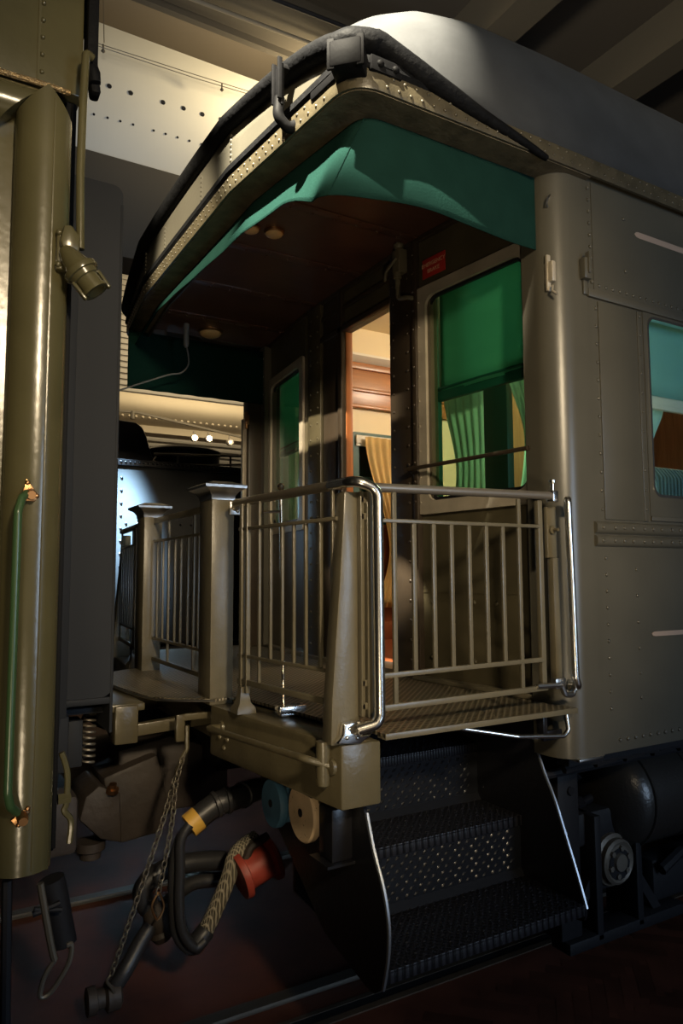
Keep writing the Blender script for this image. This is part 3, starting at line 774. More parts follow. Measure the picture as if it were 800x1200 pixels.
# bright worn nosing along the stringer edges
for x, fr in ((1.423, [(.055, .985), (.01, .87), (-.05, .76), (-.078, .66), (-.075, .56), (-.05, .46), (-.04, .43)]), (2.416, [(.205, 1.05), (.165, .96), (.11, .86), (.06, .74), (.015, .63), (-.02, .54), (-.045, .47)])):
    g = G(); g.tube(catmull([(x, a-.003, b) for a, b in fr], 5), .0075, 6); obj('worn_edge', g, mat('worn_edge_metal', (.30, .32, .35), .35, metal=.8), st)
def lozenges(g, o, eu, ev, w, h, pu, pv, L=.028, B=.0078, hh=.0048, seed=0):
    o, eu, ev = V(o), V(eu), V(ev); en = eu.cross(ev); nv = int(h/pv); nu = int(w/pu)
    for j in range(nv):
        for i in range(nu):
            c = o+eu*((i+.5+(.5 if j % 2 else 0))*pu)+ev*((j+.5)*pv)
            if (i+.5+(.5 if j % 2 else 0))*pu > w-.012: continue
            a = eu*.70+ev*.71 if (i+j) % 2 else eu*.90+ev*.42
            a.normalize(); b = en.cross(a)
            p = [c+a*L*.62, c+b*B, c-a*L*.62, c-b*B, c+a*L*.34+en*hh, c-a*L*.34+en*hh]
            g.poly(p, [(0, 1, 4), (1, 2, 5), (1, 5, 4), (2, 3, 5), (3, 0, 4), (3, 4, 5)])
TZ = [.485, .745, 1.01]; TY = [(-.045, .335), (.305, .62), (.595, .94)]
for k in range(3):
    (ya, yb), z = TY[k], TZ[k]
    g = G(); g.box(1.425, 2.41, ya, yb, z-.012, z, .003); g.box(1.425, 2.41, ya, ya+.010, z-.045, z-.004, .003)
    lozenges(g, (1.44, ya+.015, z), (1, 0, 0), (0, 1, 0), .96, yb-ya-.03, .040, .026, hh=.003)
    obj('tread', g, TREAD, st)
    ry = yb-.02; z1 = TZ[k+1] if k < 2 else 1.245
    g = G(); g.box(1.425, 2.41, ry, ry+.012, z, z1-.012)
    lozenges(g, (1.435, ry, z+.03), (1, 0, 0), (0, 0, 1), .965, z1-z-.05, .046, .026)
    g.prism([(1.425, ry, z), (1.425, ry-.022, z), (1.425, ry, z+.03)], (.985, 0, 0))
    obj('riser', g, RISER, st)
g = G(); g.box(1.33, 1.418, .14, .24, .80, .985, .006); g.box(1.30, 1.418, .12, .26, .79, .80); obj('step_bracket', g, BLACK, car)

# ---- underframe, truck, air tank
g = G(); g.box(2.42, XE, .35, W-.35, .98, 1.22); g.box(1.35, XE, 1.35, 1.95, .85, 1.05); g.box(2.5, XE, .10, .16, .99, 1.05); g.box(1.5, 2.4, .96, 2.34, 1.05, 1.24)
for k in range(9): g.tube([(2.5+k*.1, .13, .97+.02*(k % 2)), (2.62+k*.1, .12, .985)], .018, 6)
g.tube([(2.45, .22, .93), (6.2, .22, .94)], .02, 8); g.tube([(2.45, .30, .90), (6.2, .3, .9)], .015, 8)
obj('underframe', g, BLACKM, car)
tk = None
g = G(); g.lathe((3.045, .47, .68), (1, 0, 0), [(0, 0), (.08, .01), (.16, .035), (.225, .075), (.258, .125), (.268, .165), (.268, 2.3), (.2, 2.45), (0, 2.5)], 40)
g.lathe((3.205, .47, .68), (1, 0, 0), [(.268, 0), (.276, .004), (.276, .016), (.268, .02)], 40); g.lathe((3.52, .47, .68), (1, 0, 0), [(.268, 0), (.274, .004), (.274, .05), (.268, .055)], 40)
for k in range(6): g.rivet((3.07+k*.012, .36-k*.012, .66), (-1, -.6, 0), .006)
tk = obj('air_tank', g, mat('tank_black', (.022, .02, .018), .3, bump=.15, bscale=70), car)
g = G(); g.tube([(3.05, .47, .68), (2.86, .45, .655), (2.78, .44, .66), (2.76, .44, .76), (2.76, .44, .98)], .024, 10, fil=.04)
g.lathe((2.97, .46, .67), (-1, 0, -.1), [(.035, 0), (.04, .01), (.04, .05), (.03, .06)], 6); g.lathe((2.86, .45, .655), (-1, 0, 0), [(.034, 0), (.038, .01), (.038, .06), (.03, .07)], 10)
g.lathe((2.765, .44, .76), (0, 0, 1), [(.03, 0), (.042, .012), (.042, .05), (.03, .06)], 8); g.lathe((2.74, .36, .79), (0, -1, .2), [(.02, 0), (.025, .03), (.02, .05), (0, .05)], 8)
for k in range(10): 
    a = k*1.3; g.tube([(2.62+.02*k, .40+.05*math.sin(a), .80+.03*math.cos(a)), (2.70+.02*k, .38, .86+.04*math.sin(a*2)), (2.74, .42, .97)], .011, 6)
obj('tank_pipe', g, BLACK, tk)
g = G(); g.tube([(3.62, .47+.29*math.cos(a), .68+.29*math.sin(a)) for a in [2*math.pi*k/24 for k in range(24)]], .018, 6, closed=True); obj('tank_strap', g, BLACKM, tk)
tr = obj('truck', G().box(2.72, 5.4, .36, .52, .50, .66, .02), BLACKM, car)
for X in (3.05, 4.75):
    for Y in (.86, W-.86):
        g = G(); sY = 1 if Y < YC else -1
        g.lathe((X, Y-.06*sY, .405), (0, sY, 0), [(.0, .0), (.12, .0), (.15, .03), (.34, .03), (.36, 0), (.445, 0), (.452, .02), (.458, .10), (.485, .11), (.485, .135), (0, .14)], 40); obj('wheel', g, BLACKM, tr)
    g = G(); g.cyl((X, .3, .405), (X, W-.3, .405), .075, seg=16); obj('axle', g, BLACKM, tr)
    g = G(); g.box(X-.17, X-.125, .30, .50, .08, .66, .008); g.box(X+.125, X+.17, .30, .50, .08, .66, .008); g.box(X-.36, X+.50, .30, .42, .06, .115, .008)
    g.bar((X-.34, .36, .09), (X-.14, .36, .36), .05, .04, (0, 1, 0)); g.bar((X+.34, .36, .09), (X+.14, .36, .36), .05, .04, (0, 1, 0))
    g.box(X-.125, X+.125, .36, .5, .27, .54, .02); obj('pedestal', g, BLACKM, tr)
    g = G(); g.lathe((X, .36, .415), (0, -1, 0), [(.125, 0), (.125, .02), (.108, .03), (.108, .055), (.095, .065), (.08, .055), (.045, .058), (.04, .075), (0, .078)], 28)
    for k in range(6): a = k*math.pi/3+.3; g.lathe((X+.066*math.cos(a), .305, .415+.066*math.sin(a)), (0, -1, 0), [(.014, 0), (.014, .014), (0, .016)], 6)
    obj('bearing_cap', g, JOURN, tr)
g = G(); g.box(3.38, 4.3, .36, .5, .12, .34, .03); g.lathe((3.9, .30, .36), (0, 0, 1), [(.10, 0), (.10, .3)], 16); g.tube([(3.4, .33, .30), (3.55, .33, .36), (3.8, .33, .30)], .03, 8); obj('spring_plank', g, BLACKM, tr)
g = G(); g.box(2.66, 2.80, .32, .46, .12, .95, .01); obj('brake_hanger', g, BLACKM, tr)

# ---- coupler of the car
g = G()
hd = [(0.712, 1.450, 0.687), (0.737, 1.450, 0.788), (0.798, 1.450, 0.834), (0.899, 1.450, 0.791), (0.912, 1.450, 0.550), (0.812, 1.450, 0.584)]
g.prism(hd, (0, .34, 0), .012)
cp_ = obj('coupler', g, CAST, car)
g = G(); g.prism([(0.820, 1.480, 0.860), (1.089, 1.480, 0.938), (1.140, 1.480, 0.739), (1.125, 1.480, 0.555), (0.908, 1.480, 0.533)], (0, .30, 0), .02); obj('coupler_head', g, CAST, cp_)
g = G(); g.prism([(0.909, 1.560, 0.961), (1.178, 1.560, 1.005), (1.499, 1.560, 0.888), (1.501, 1.560, 0.620), (1.184, 1.560, 0.627), (0.923, 1.560, 0.711)], (0, .22, 0), .02); obj('shank', g, CAST, cp_)
g = G(); g.lathe((0.860, 1.440, 0.815), (0, -.3, 1), [(.03, -.02), (.03, .0), (.018, .004), (.018, .025), (0, .028)], 8); obj('knuckle_pin', g, BRASS, cp_)
g = G(); g.lathe((0.788, 1.560, 0.531), (0, 0, -1), [(.07, -.02), (.07, .02), (.05, .03), (.05, .06), (0, .062)], 14); obj('lower_boss', g, CAST, cp_)

# ================================================================ things on and in the car
# awning canvas, near side and end
def canvas_path():
    pts = fillet([V((1.43, W-.10, 0)), V((1.366, 2.42, 0)), V((1.366, .93, 0)), V((1.468, .105, 0)), V((2.415, .105, 0))], [0, 0, 0, .10, 0], 6)
    out = []
    for a, b in zip(pts, pts[1:]):
        k = max(1, int((b-a).length/.03)); out += [a.lerp(b, i/k) for i in range(k)]
    out.append(pts[-1]); return out
CP = canvas_path()
LEN = [0]
for a, b in zip(CP, CP[1:]): LEN.append(LEN[-1]+(b-a).length)
ic = min(range(len(CP)), key=lambda i: (CP[i]-V((1.468, .105, 0))).length); SC = LEN[ic]
def smooth(t): t = max(0, min(1, t)); return t*t*(3-2*t)
def canvas_pt(i, v):
    p = CP[i]; s = LEN[i]-SC
    j = min(i+1, len(CP)-1); k = max(i-1, 0); d = (CP[j]-CP[k]).normalized(); n = V((d.y, -d.x, 0))
    if s >= 0:
        hgt = .365-.015*smooth(s/.9); out = .095*(1-smooth(s/.85))
    else:
        hgt = .365-(.365-.20)*smooth(-s/.5)-.09*smooth((-s-.5)/2.0); out = .095-.02*smooth(-s/.5)
    c = math.exp(-(s/.16)**2)
    fold = .0016*math.sin(s*13)*v
    o = n*(out*v**.7*(1-.75*c)+fold)+V((-.15, .03, 0))*c*v
    return p+o+V((0, 0, 3.662-hgt*v))
g = G(); nv = 12
gr = [[g.bm.verts.new(canvas_pt(i, j/nv)) for j in range(nv+1)] for i in range(len(CP))]
for i in range(len(CP)-1):
    for j in range(nv): g.bm.faces.new((gr[i][j], gr[i+1][j], gr[i+1][j+1], gr[i][j+1]))
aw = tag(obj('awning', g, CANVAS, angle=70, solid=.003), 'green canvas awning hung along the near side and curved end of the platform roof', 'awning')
g = G()
for off in (.0, .012):
    g.tube([canvas_pt(i, .985-off*4) + V((0, 0, 0)) for i in range(0, len(CP), 2)], .0022, 5)
g.tube([canvas_pt(ic, j/nv)+V((-.003, -.003, 0)) for j in range(nv+1)], .002, 5)
obj('hem_stitching', g, CANVAS, aw)
g = G()
def fcan(u, v):
    return (1.30+u*1.12, W-.17+.006*math.sin(u*40)*v, 3.66-v*(.44+.0*u))
g.grid(fcan, 40, 8); 
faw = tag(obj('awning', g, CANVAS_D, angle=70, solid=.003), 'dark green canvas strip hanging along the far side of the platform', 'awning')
g = G()
for z in (3.6, 3.45, 3.3): g.lathe((2.40, W-.175, z), (0, -1, 0), [(.008, 0), (.008, .004), (0, .006)], 8)
obj('snap_button', g, WHITE, faw)
g = G(); g.tube(catmull([(1.179, 2.900, 3.129), (1.524, 2.900, 3.287), (1.632, 2.900, 3.321), (1.689, 2.900, 3.400), (1.675, 2.900, 3.514)], 5), .006, 6); g.lathe((1.668, 2.900, 3.539), (0, 0, -1), [(.02, -.16), (.02, 0), (.012, .02), (0, .022)], 10)
tag(obj('signal_cord', g, mat('grey_cord', (.12, .12, .11), .6)), 'thin cord looping down in front of the far dark green canvas', 'cord')

# ceiling lamps
for (x, y, r, lab) in ((1.63, 1.29, .050, 'round dome lamp on the porch ceiling, right one of the close pair'), (1.50, 1.31, .046, 'round dome lamp on the porch ceiling, half hidden behind the awning'), (1.90, 3.02, .085, 'larger round dome lamp on the porch ceiling near the far side')):
    t = thing('ceiling_lamp', (x, y, 3.72), lab, 'ceiling lamp', 'porch ceiling lamps')
    g = G(); g.lathe((x, y, 3.722), (0, 0, -1), [(r*1.12, 0), (r*1.12, .014), (r, .02)], 24); obj('lamp_rim', g, BRASS, t)
    g = G(); g.lathe((x, y, 3.706), (0, 0, -1), [(r, 0), (r*.9, r*.22), (r*.6, r*.38), (0, r*.45)], 24); obj('lamp_dome', g, LAMPD, t)

# red enamel sign
def sign():
    a, b = V((bulkx(.93), .93, 0)), V((bulkx(.745), .745, 0)); e = (b-a).normalized(); n = V((-1, -TB, 0)).normalized()
    t = thing('brake_sign', tuple(a+V((0, 0, 3.45))), 'small red enamel sign on the bulkhead above the green window', 'sign')
    g = G(); g.obox((a+b)/2+n*.010+V((0, 0, 3.515)), e*.088, V((0, 0, .054)), n*.003, .001); obj('sign_plate', g, REDS, t)
    for txt, z in (('EMERGENCY', 3.532), ('BRAKE', 3.494)):
        cu = bpy.data.curves.new('lettering', 'FONT'); cu.body = txt; cu.size = .032; cu.align_x = 'CENTER'; cu.align_y = 'CENTER'; cu.extrude = .0006
        to = bpy.data.objects.new('lettering', cu); COL.objects.link(to)
        bpy.context.view_layer.update()
        me = bpy.data.meshes.new_from_object(to); COL.objects.unlink(to); bpy.data.objects.remove(to)
        me.materials.append(LETTER)
        ez = V((0, 0, 1)); M = Matrix(((e.x, ez.x, n.x, 0), (e.y, ez.y, n.y, 0), (e.z, ez.z, n.z, 0), (0, 0, 0, 1)))
        c = (a+b)/2+n*.0142+V((0, 0, z)); M.translation = c
        me.transform(M)
        o = bpy.data.objects.new('lettering', me); COL.objects.link(o); o.parent = t; o.matrix_parent_inverse = Matrix.Translation(-V(t['base']))
sign()

# roller shades and curtains behind the bulkhead windows
def shade(Y0, Y1, z0, lab, off=.06):
    g = G(); A, B = V((bulkx(Y0)+off, Y0, 0)), V((bulkx(Y1)+off, Y1, 0))
    g.grid(lambda u, v: A.lerp(B, u)+V((.004*math.sin(u*9), 0, 3.40-(3.40-z0)*v)), 16, 6)
    o = obj('roller_shade', g, SHADE, angle=60, solid=.002)
    return tag(o, lab, 'window shade')
shade(NWI[0]-.01, NWI[1]-.03, 2.82, 'green roller shade pulled halfway down in the near platform window')
shade(FWI[0]+.0, FWI[1]+.01, 2.80, 'dark green roller shade behind the window left of the open doorway')
def curtain(pts0, pts1, z0, z1, m, lab, amp=.012, waves=5, tie=None, wtie=.45, name='curtain'):
    """hanging cloth between plan points; tie=(z, side) gathers it"""
    g = G(); A, B = V((*pts0, 0)), V((*pts1, 0)); n = V((-(B-A).y, (B-A).x, 0)).normalized()
    def f(u, v):
        z = z1+(z0-z1)*v; w = 1; sh = 0
        if tie:
            d = abs(z-tie[0])/(z1-tie[0]) if z > tie[0] else abs(z-tie[0])/max(.1, (tie[0]-z0))*.6
            w = wtie+(1-wtie)*smooth(d); 
        uu = (u*w) if (not tie or tie[1] == 0) else 1-(1-u)*w
        P = A.lerp(B, uu); return P+n*(amp*math.sin(u*waves*2*math.pi)*(.6+.4*v))+V((0, 0, z))
    g.grid(f, 40, 20)
    return tag(obj(name, g, m, angle=70, solid=.003), lab, 'curtain')
curtain((2.58, 1.026), (2.58, 0.688), 2.1, 2.88, CURT_G, 'pale green curtain on the left inside the near platform window', tie=(2.40, 1), wtie=.7)
curtain((2.58, 0.514), (2.58, 0.249), 2.1, 2.92, CURT_G, 'pale green curtain tied back on the right inside the near platform window', tie=(2.50, 1), wtie=.55)
g = G(); g.box(2.93, 2.98, 0.883, 1.110, FL, 4.0, .006); obj('saloon_post', g, TEAL, car)
curtain((2.60, 2.631), (2.60, 3.073), 2.0, 2.86, CURT_G, 'pale green curtain inside the window left of the open doorway', tie=(2.35, 1), wtie=.6)
curtain((3.331, 3.05), (3.712, 3.05), 1.55, 3.03, CURT_Y, 'gold curtain seen through the open doorway beside the far window', tie=(2.05, 1), wtie=.35, amp=.02)
g = G(); g.box(3.27, 3.96, FY-.055, FY-.03, 2.975, 3.05, .006); g.box(3.27, 3.96, FY-.045, FY-.035, 2.955, 2.975, .002)
tag(obj('window_blind', g, WHITE), 'white rolled blind across the top of the window seen through the doorway', 'window blind')
# side window: teal blind, cream band, curtain and seat
g = G(); g.grid(lambda u, v: (3.0+u*1.0, .075+.003*math.sin(u*8), 3.12-v*.40), 12, 4); tag(obj('roller_shade', g, SHADE_B, angle=60, solid=.002), 'pale teal blind across the top of the side window at right', 'window shade')
g = G(); g.box(3.0, 4.0, .085, .10, 2.68, 2.735, .004); g.box(3.0, 4.0, .08, .105, 2.655, 2.68, .004); tag(obj('blind_bar', g, WHITE), 'pale bar at the lower edge of the teal blind in the side window', 'blind bar')
curtain((3.088, .14), (3.318, .14), 2.1, 2.70, CURT_B, 'pale blue curtain at the left of the side window', amp=.012, waves=3, tie=(2.45, 0), wtie=.5)
sx, sz = 3.320, 2.384
sb = thing('armchair', (sx+.3, .5, FL), 'blue grey ribbed armchair back inside the side window at right', 'armchair')
g = G(); g.prism([(sx, .20, 1.35), (sx, .20, sz-.05), (sx, .23, sz), (sx, .36, sz), (sx, .42, sz-.05), (sx, .50, 1.35)], (.62, 0, 0), .025)
for k in range(20): g.tube([(sx+.03+k*.029, .198, 1.5), (sx+.03+k*.029, .198, sz-.05), (sx+.03+k*.029, .24, sz+.003), (sx+.03+k*.029, .35, sz+.003)], .010, 6, fil=.02)
obj('backrest', g, SEATM, sb); g = G(); g.box(sx, sx+.62, .42, .98, 1.33, 1.72, .05); obj('seat', g, SEATM, sb)
for x in (sx+.04, sx+.58):
    for y in (.3, .92): g = G(); g.cyl((x, y, FL), (x, y, 1.36), .02, .025, 10); obj('leg', g, WOODR, sb)

# wooden spools by the steps
def spool(c, r, l, m, lab):
    t = thing('wooden_spool', c, lab, 'wooden spool', 'wooden spools under the end sill')
    c = V(c); g = G(); g.lathe(c, (1, 0, 0), [(0, 0), (r*.94, 0), (r, .008), (r, .03), (r*.96, .036), (r*.86, .045), (r*.86, l), (0, l)], 32); obj('spool_body', g, m, t)
    g = G(); g.lathe(c+V((-.001, 0, 0)), (-1, 0, 0), [(.016, 0), (.016, .003), (0, .004)], 10); obj('axle_hole', g, BLACKM, t)
spool((1.337, .40, .905), .112, .085, CREAM, 'pale cream wooden spool fixed below the end sill beside the steps')
spool((1.33, .66, .875), .10, .09, BLUEW, 'dusty blue wooden spool behind the cream one below the end sill')
g = G(); g.box(1.33, 1.42, .30, 1.02, .985, 1.03, .004); obj('spool_beam', g, BLACK, car)
# louvred plate hanging beside the steps
g = G(); q = [(1.425, 0.620, 0.718), (1.548, 0.620, 0.632), (1.590, 0.620, 0.593), (1.589, 0.620, 0.333), (1.430, 0.620, 0.507)]
g.prism(q, (0, .03, 0), .003)
for k in range(14):
    t = k/14; a = V(q[0]).lerp(V(q[4]), t+.04); b = V(q[2]).lerp(V(q[3]), t+.04); g.bar(a+V((0, -.006, 0)), b+V((0, -.006, 0)), .008, .012, (0, 1, 0))
tag(obj('louvre_plate', g, BLACKM), 'dark ribbed plate hanging left of the boarding steps under the spools', 'louvre plate')

# ---------------------------------------------------------------- hoses and chains
HY = 1.0
t = thing('power_hose', (1.349, 1.000, 0.819), 'thick black jumper hose with yellow tape and two thin cables looping below the end sill', 'hose')
g = G(); pa = catmull([(1.448, 1.080, 0.812), (1.319, 1.000, 0.816), (1.212, 1.000, 0.799), (1.117, 1.000, 0.744)], 6); g.tube(pa, .052, 14)
for k in (4, 8, 11): g.lathe(pa[k], pa[k+1]-pa[k], [(.054, 0), (.06, .004), (.06, .02), (.054, .024)], 14)
obj('hose_sleeve', g, RUBBER, t)
g = G(); d = (V((1.082, 1.000, 0.721))-V((1.132, 1.000, 0.753))).normalized(); g.lathe(V((1.136, 1.000, 0.756)), d, [(.054, 0), (.055, .0), (.055, .055), (.05, .056)], 16); obj('yellow_tape', g, YTAPE, t)
for ox, pts in ((0, [(1.105, 1.000, 0.724), (1.044, 1.000, 0.673), (1.023, 1.000, 0.552), (1.025, 1.000, 0.408), (1.042, 1.000, 0.280), (1.101, 1.000, 0.202), (1.155, 1.000, 0.206)]),
                (1, [(1.080, 0.960, 0.747), (1.042, 0.960, 0.686), (1.040, 0.960, 0.561), (1.039, 0.960, 0.420), (1.056, 0.960, 0.304), (1.110, 0.960, 0.227), (1.156, 0.960, 0.244)])):
    g = G(); g.tube(catmull(pts, 6), .022, 10); obj('cable', g, RUBBER, t)
t = thing('braided_hose', (1.155, 1.000, 0.217), 'grey braided hose rising from the cable loop to the red coupling', 'hose')
g = G(); g.tube(catmull([(1.120, 0.990, 0.212), (1.167, 0.990, 0.265), (1.225, 0.990, 0.367), (1.277, 0.990, 0.474), (1.317, 1.000, 0.567), (1.423, 1.020, 0.610)], 6), .036, 14); obj('hose_body', g, BRAID, t)
g = G(); g.lathe((1.105, 0.990, 0.209), V((1.174, 0.990, 0.270))-V((1.105, 0.990, 0.209)), [(.036, 0), (.042, .01), (.042, .09), (.036, .1)], 14); obj('hose_clamp', g, RUBBER, t)
t = thing('red_coupling', (1.415, 1.000, 0.491), 'red painted drum shaped hose coupling below the end sill', 'hose coupling')
a, b = V((1.318, 0.980, 0.469)), V((1.501, 0.980, 0.527)); d = b-a; L_ = d.length
g = G(); g.lathe(a, d, [(0, 0), (.10, 0), (.105, .012), (.105, .03), (.078, .04), (.076, L_-.04), (.10, L_-.028), (.103, L_-.008), (.09, L_), (0, L_)], 28); obj('drum', g, REDP, t)
g = G(); g.tube([a+V((.02, -.01, .05)), a+V((.05, -.02, .13)), a+V((.14, -.01, .16))], .02, 8, fil=.03); obj('drum_handle', g, CAST, t)
t = thing('steam_hose', (0.996, 1.200, 0.415), 'dull grey rubber hose bending down behind the chains with a metal end', 'hose')
g = G(); g.tube(catmull([(1.334, 1.200, 0.469), (1.177, 1.200, 0.492), (1.035, 1.200, 0.482), (0.950, 1.200, 0.425), (0.959, 1.200, 0.356), (1.006, 1.200, 0.301)], 6), .045, 14); obj('hose_body', g, RUBBER, t)
g = G(); g.lathe((0.984, 1.180, 0.351), V((1.033, 1.180, 0.206))-V((0.984, 1.180, 0.351)), [(.03, 0), (.05, .02), (.06, .06), (.045, .12), (.055, .14), (.04, .17), (0, .17)], 14); obj('hose_end', g, CAST, t)
t = thing('air_hose', (0.791, 1.100, 0.075), 'long dark hose trailing down to a metal coupling held by the chain near the floor', 'hose')
g = G(); g.tube(catmull([(1.354, 1.250, 0.361), (1.195, 1.250, 0.374), (1.057, 1.200, 0.327), (0.947, 1.150, 0.243), (0.854, 1.100, 0.145), (0.798, 1.100, 0.073)], 6), .034, 12); obj('hose_body', g, RUBBER, t)
g = G(); c0 = V((0.802, 1.100, 0.052)); c1 = V((0.728, 1.100, 0.052)); g.lathe(c0, c1-c0, [(.045, -.03), (.06, -.02), (.06, .03), (.04, .04), (.04, .07), (.055, .075), (.055, .11), (.03, .115), (.03, .09), (0, .09)], 16); obj('hose_end', g, CAST, t)

def chain(pts, lab, pitch=.034, w=.011, r=.0036):
    path = catmull(pts, 14); L = [0]
    for a, b in zip(path, path[1:]): L.append(L[-1]+(b-a).length)
    n = int(L[-1]/(pitch*.78)); t = thing('safety_chain', tuple(pts[0]), lab, 'chain', 'hanging safety chains')
    def at(s):
        for i in range(len(L)-1):
            if s <= L[i+1]: return path[i].lerp(path[i+1], (s-L[i])/max(1e-6, L[i+1]-L[i])), (path[i+1]-path[i]).normalized()
        return path[-1], (path[-1]-path[-2]).normalized()
    for k in range(n):
        c, d = at((k+.5)*L[-1]/n); u = d.orthogonal().normalized(); v = d.cross(u)
        sd = (u*math.cos(.5)+v*math.sin(.5)) if k % 2 else (-u*math.sin(.5)+v*math.cos(.5))
        pp = [c+d*(pitch*.5-w)*(1 if q < 6 else -1)+d*w*math.cos(a)+sd*w*math.sin(a) for q, a in enumerate([math.radians(-90+36*i) for i in range(6)]+[math.radians(90+36*i) for i in range(6)])]
        g = G(); g.tube(pp, r, 6, closed=True); obj('link', g, CHAINM, t, angle=80)
    return t
chain([(1.085, 1.060, 1.032), (1.029, 1.000, 0.919), (1.009, 0.980, 0.775), (0.972, 0.970, 0.590), (0.948, 0.970, 0.479)], 'iron chain hanging in a steep line from the end sill to the grey hose')
chain([(1.051, 1.060, 0.950), (0.981, 1.000, 0.793), (0.901, 0.980, 0.583), (0.827, 0.980, 0.375), (0.771, 1.020, 0.179)], 'long iron chain slanting down left to the coupling near the floor')
g = G(); g.tube([(1.096, 1.060, 1.152), (1.097, 1.060, 1.046), (1.070, 1.060, 1.004), (1.047, 1.060, 0.940)], .010, 8, fil=.02); g.box(1.05, 1.09, 1.07, 1.10, 1.08, 1.2, .004); g.box(1.05, 1.34, 1.075, 1.10, 1.17, 1.2, .004); obj('chain_hanger', g, OLIVE_C, car)
g = G(); g.tube(catmull([(0.951, 0.970, 0.489), (0.923, 0.970, 0.436), (0.946, 0.970, 0.375), (0.975, 0.970, 0.424), (0.951, 0.970, 0.489)], 4), .005, 6)
tag(obj('chain_hook', g, BRASS), 'small brass hook holding the chain to the grey hose', 'hook')
g = G(); g.tube(catmull([(0.771, 1.020, 0.179), (0.754, 1.020, 0.157), (0.780, 1.040, 0.113), (0.796, 1.060, 0.072)], 4), .006, 6)
tag(obj('chain_hook', g, CHAINM), 'small iron hook on the end of the long chain near the floor', 'hook')

# ================================================================ THE NEIGHBOURING CAR
nb = thing('railway_car', (-1.0, YC, -.05), 'olive railway car at the left edge with a thick rounded vertical moulding', 'railway car')
NX = -3.2
def gable_ring(cx, cy, r, z, seg=28, top=False):
    out = []
    for k in range(seg):
        a = 2*math.pi*k/seg; x, y = cx+r*math.cos(a), cy+r*math.sin(a)
        out.append((x, y, (3.275-abs(x-cx)*.95) if top else z))
    return out
tx, ty, tr_ = .283, .045, .079
g = G(); seg = 32
A = [g.bm.verts.new(p) for p in gable_ring(tx, ty, tr_, 1.03, seg)]; B = [g.bm.verts.new(p) for p in gable_ring(tx, ty, tr_, 0, seg, True)]
for k in range(seg): g.bm.faces.new((A[k], A[(k+1) % seg], B[(k+1) % seg], B[k]))
g.bm.faces.new(A[::-1]); g.bm.faces.new(B)
g.box(tx+.018, tx+.0215, ty-tr_-.0015, ty, 1.04, 3.24)
obj('vertical_moulding', g, OLIVE_N, nb, angle=40)
g = G(); hz, hr_ = 3.222, .066
A, B = [], []
for k in range(seg):
    a = 2*math.pi*k/seg; y, z = .045+hr_*math.cos(a), hz+hr_*math.sin(a)
    A.append(g.bm.verts.new((NX, y, z))); B.append(g.bm.verts.new((tx-max(0, 3.275-z)*1.05-.002, y, z)))
for k in range(seg): g.bm.faces.new((A[k], A[(k+1) % seg], B[(k+1) % seg], B[k]))
g.bm.faces.new(A[::-1]); g.bm.faces.new(B)
obj('horizontal_moulding', g, OLIVE_N, nb, angle=40)
g = G(); g.box(NX, .36, .07, .12, 1.0, 3.25); obj('side_wall', g, OLIVE_N, nb)
g = G(); g.box(.345, .374, .060, .12, 1.05, 3.3, .006); g.box(.362, .376, .05, .06, 1.06, 3.29, .002); obj('end_trim', g, IRONB, nb)
g = G(); g.box(NX, .385, .02, .10, 3.30, 3.66, .003); g.box(.255, .262, .016, .02, 3.30, 3.6)
for k in range(6): g.rivet((.268, .018, 3.34+k*.055), (0, -1, 0), .006)
obj('letterboard', g, OLIVE_N, nb)
g = G(); pts = [(NX+i*.05, .012+.002*math.sin(i*1.7), 3.297) for i in range(int((.375-NX)/.05)+1)]; g.tube(pts, .0085, 8); obj('bead', g, mat('pitted_brass_bead', (.34, .24, .12), .35, metal=.7, bump=1.0, bscale=130), nb)
g = G(); g.box(NX, .42, .0, W, 3.64, 3.70); g.box(.335, .37, .12, W, 1.0, 3.66)
g.grid(lambda u, v: (NX+(.42-NX)*u, YC-1.66*math.cos(math.pi*v), 3.70+.18*math.sin(math.pi*v)**.7), 4, 24)
obj('roof', g, RIM, nb)
g = G(); g.box(.392, .425, -.01, .06, 3.36, 3.75, .006); g.bar((.42, .0, 3.30), (.408, .01, 3.42), .03, .05, (0, 1, 0), .01); g.lathe((.405, -.02, 3.38), (.2, 0, -1), [(.018, 0), (.022, .02), (.018, .05), (0, .055)], 10); obj('gutter_end', g, RIM, nb)
g = G(); g.tube([(0.403, -0.030, 3.403), (0.383, -0.040, 3.405), (0.378, -0.040, 3.245), (0.376, -0.040, 3.031), (0.382, -0.040, 2.790)], .0125, 10, fil=.012); obj('conduit', g, OLIVE_N, nb)
# receptacle with hinged cap
rc = thing('marker_dummy', (0, 0, 0), 'x', 'x'); bpy.data.objects.remove(rc)
a, b = V((0.355, -0.060, 2.748)), V((0.423, -0.080, 2.655)); d = (b-a); L_ = d.length
g = G(); g.lathe(a, d, [(.016, -.035), (.020, -.03), (.030, -.005), (.036, .02), (.042, .035), (.050, .037), (.052, .045), (.050, .054), (.043, .056), (.040, .07), (.034, .072), (.034, L_-.012), (.040, L_-.010), (.040, L_), (.028, L_), (.026, L_-.03), (0, L_-.03)], 20)
rcp = obj('jumper_receptacle', g, OLIVE_N, nb)
g = G(); g.box(.316, .345, -.045, -.02, 2.715, 2.835, .006); g.prism([(0.331, -0.040, 2.840), (0.352, -0.040, 2.845), (0.376, -0.040, 2.815), (0.375, -0.040, 2.763), (0.333, -0.040, 2.758), (0.322, -0.040, 2.794)], (0, -.03, 0), .006); g.rivet((.322, -.045, 2.825), (0, -1, 0), .008); g.rivet((.322, -.045, 2.73), (0, -1, 0), .008)
obj('bracket', g, OLIVE_N, rcp)
g = G()
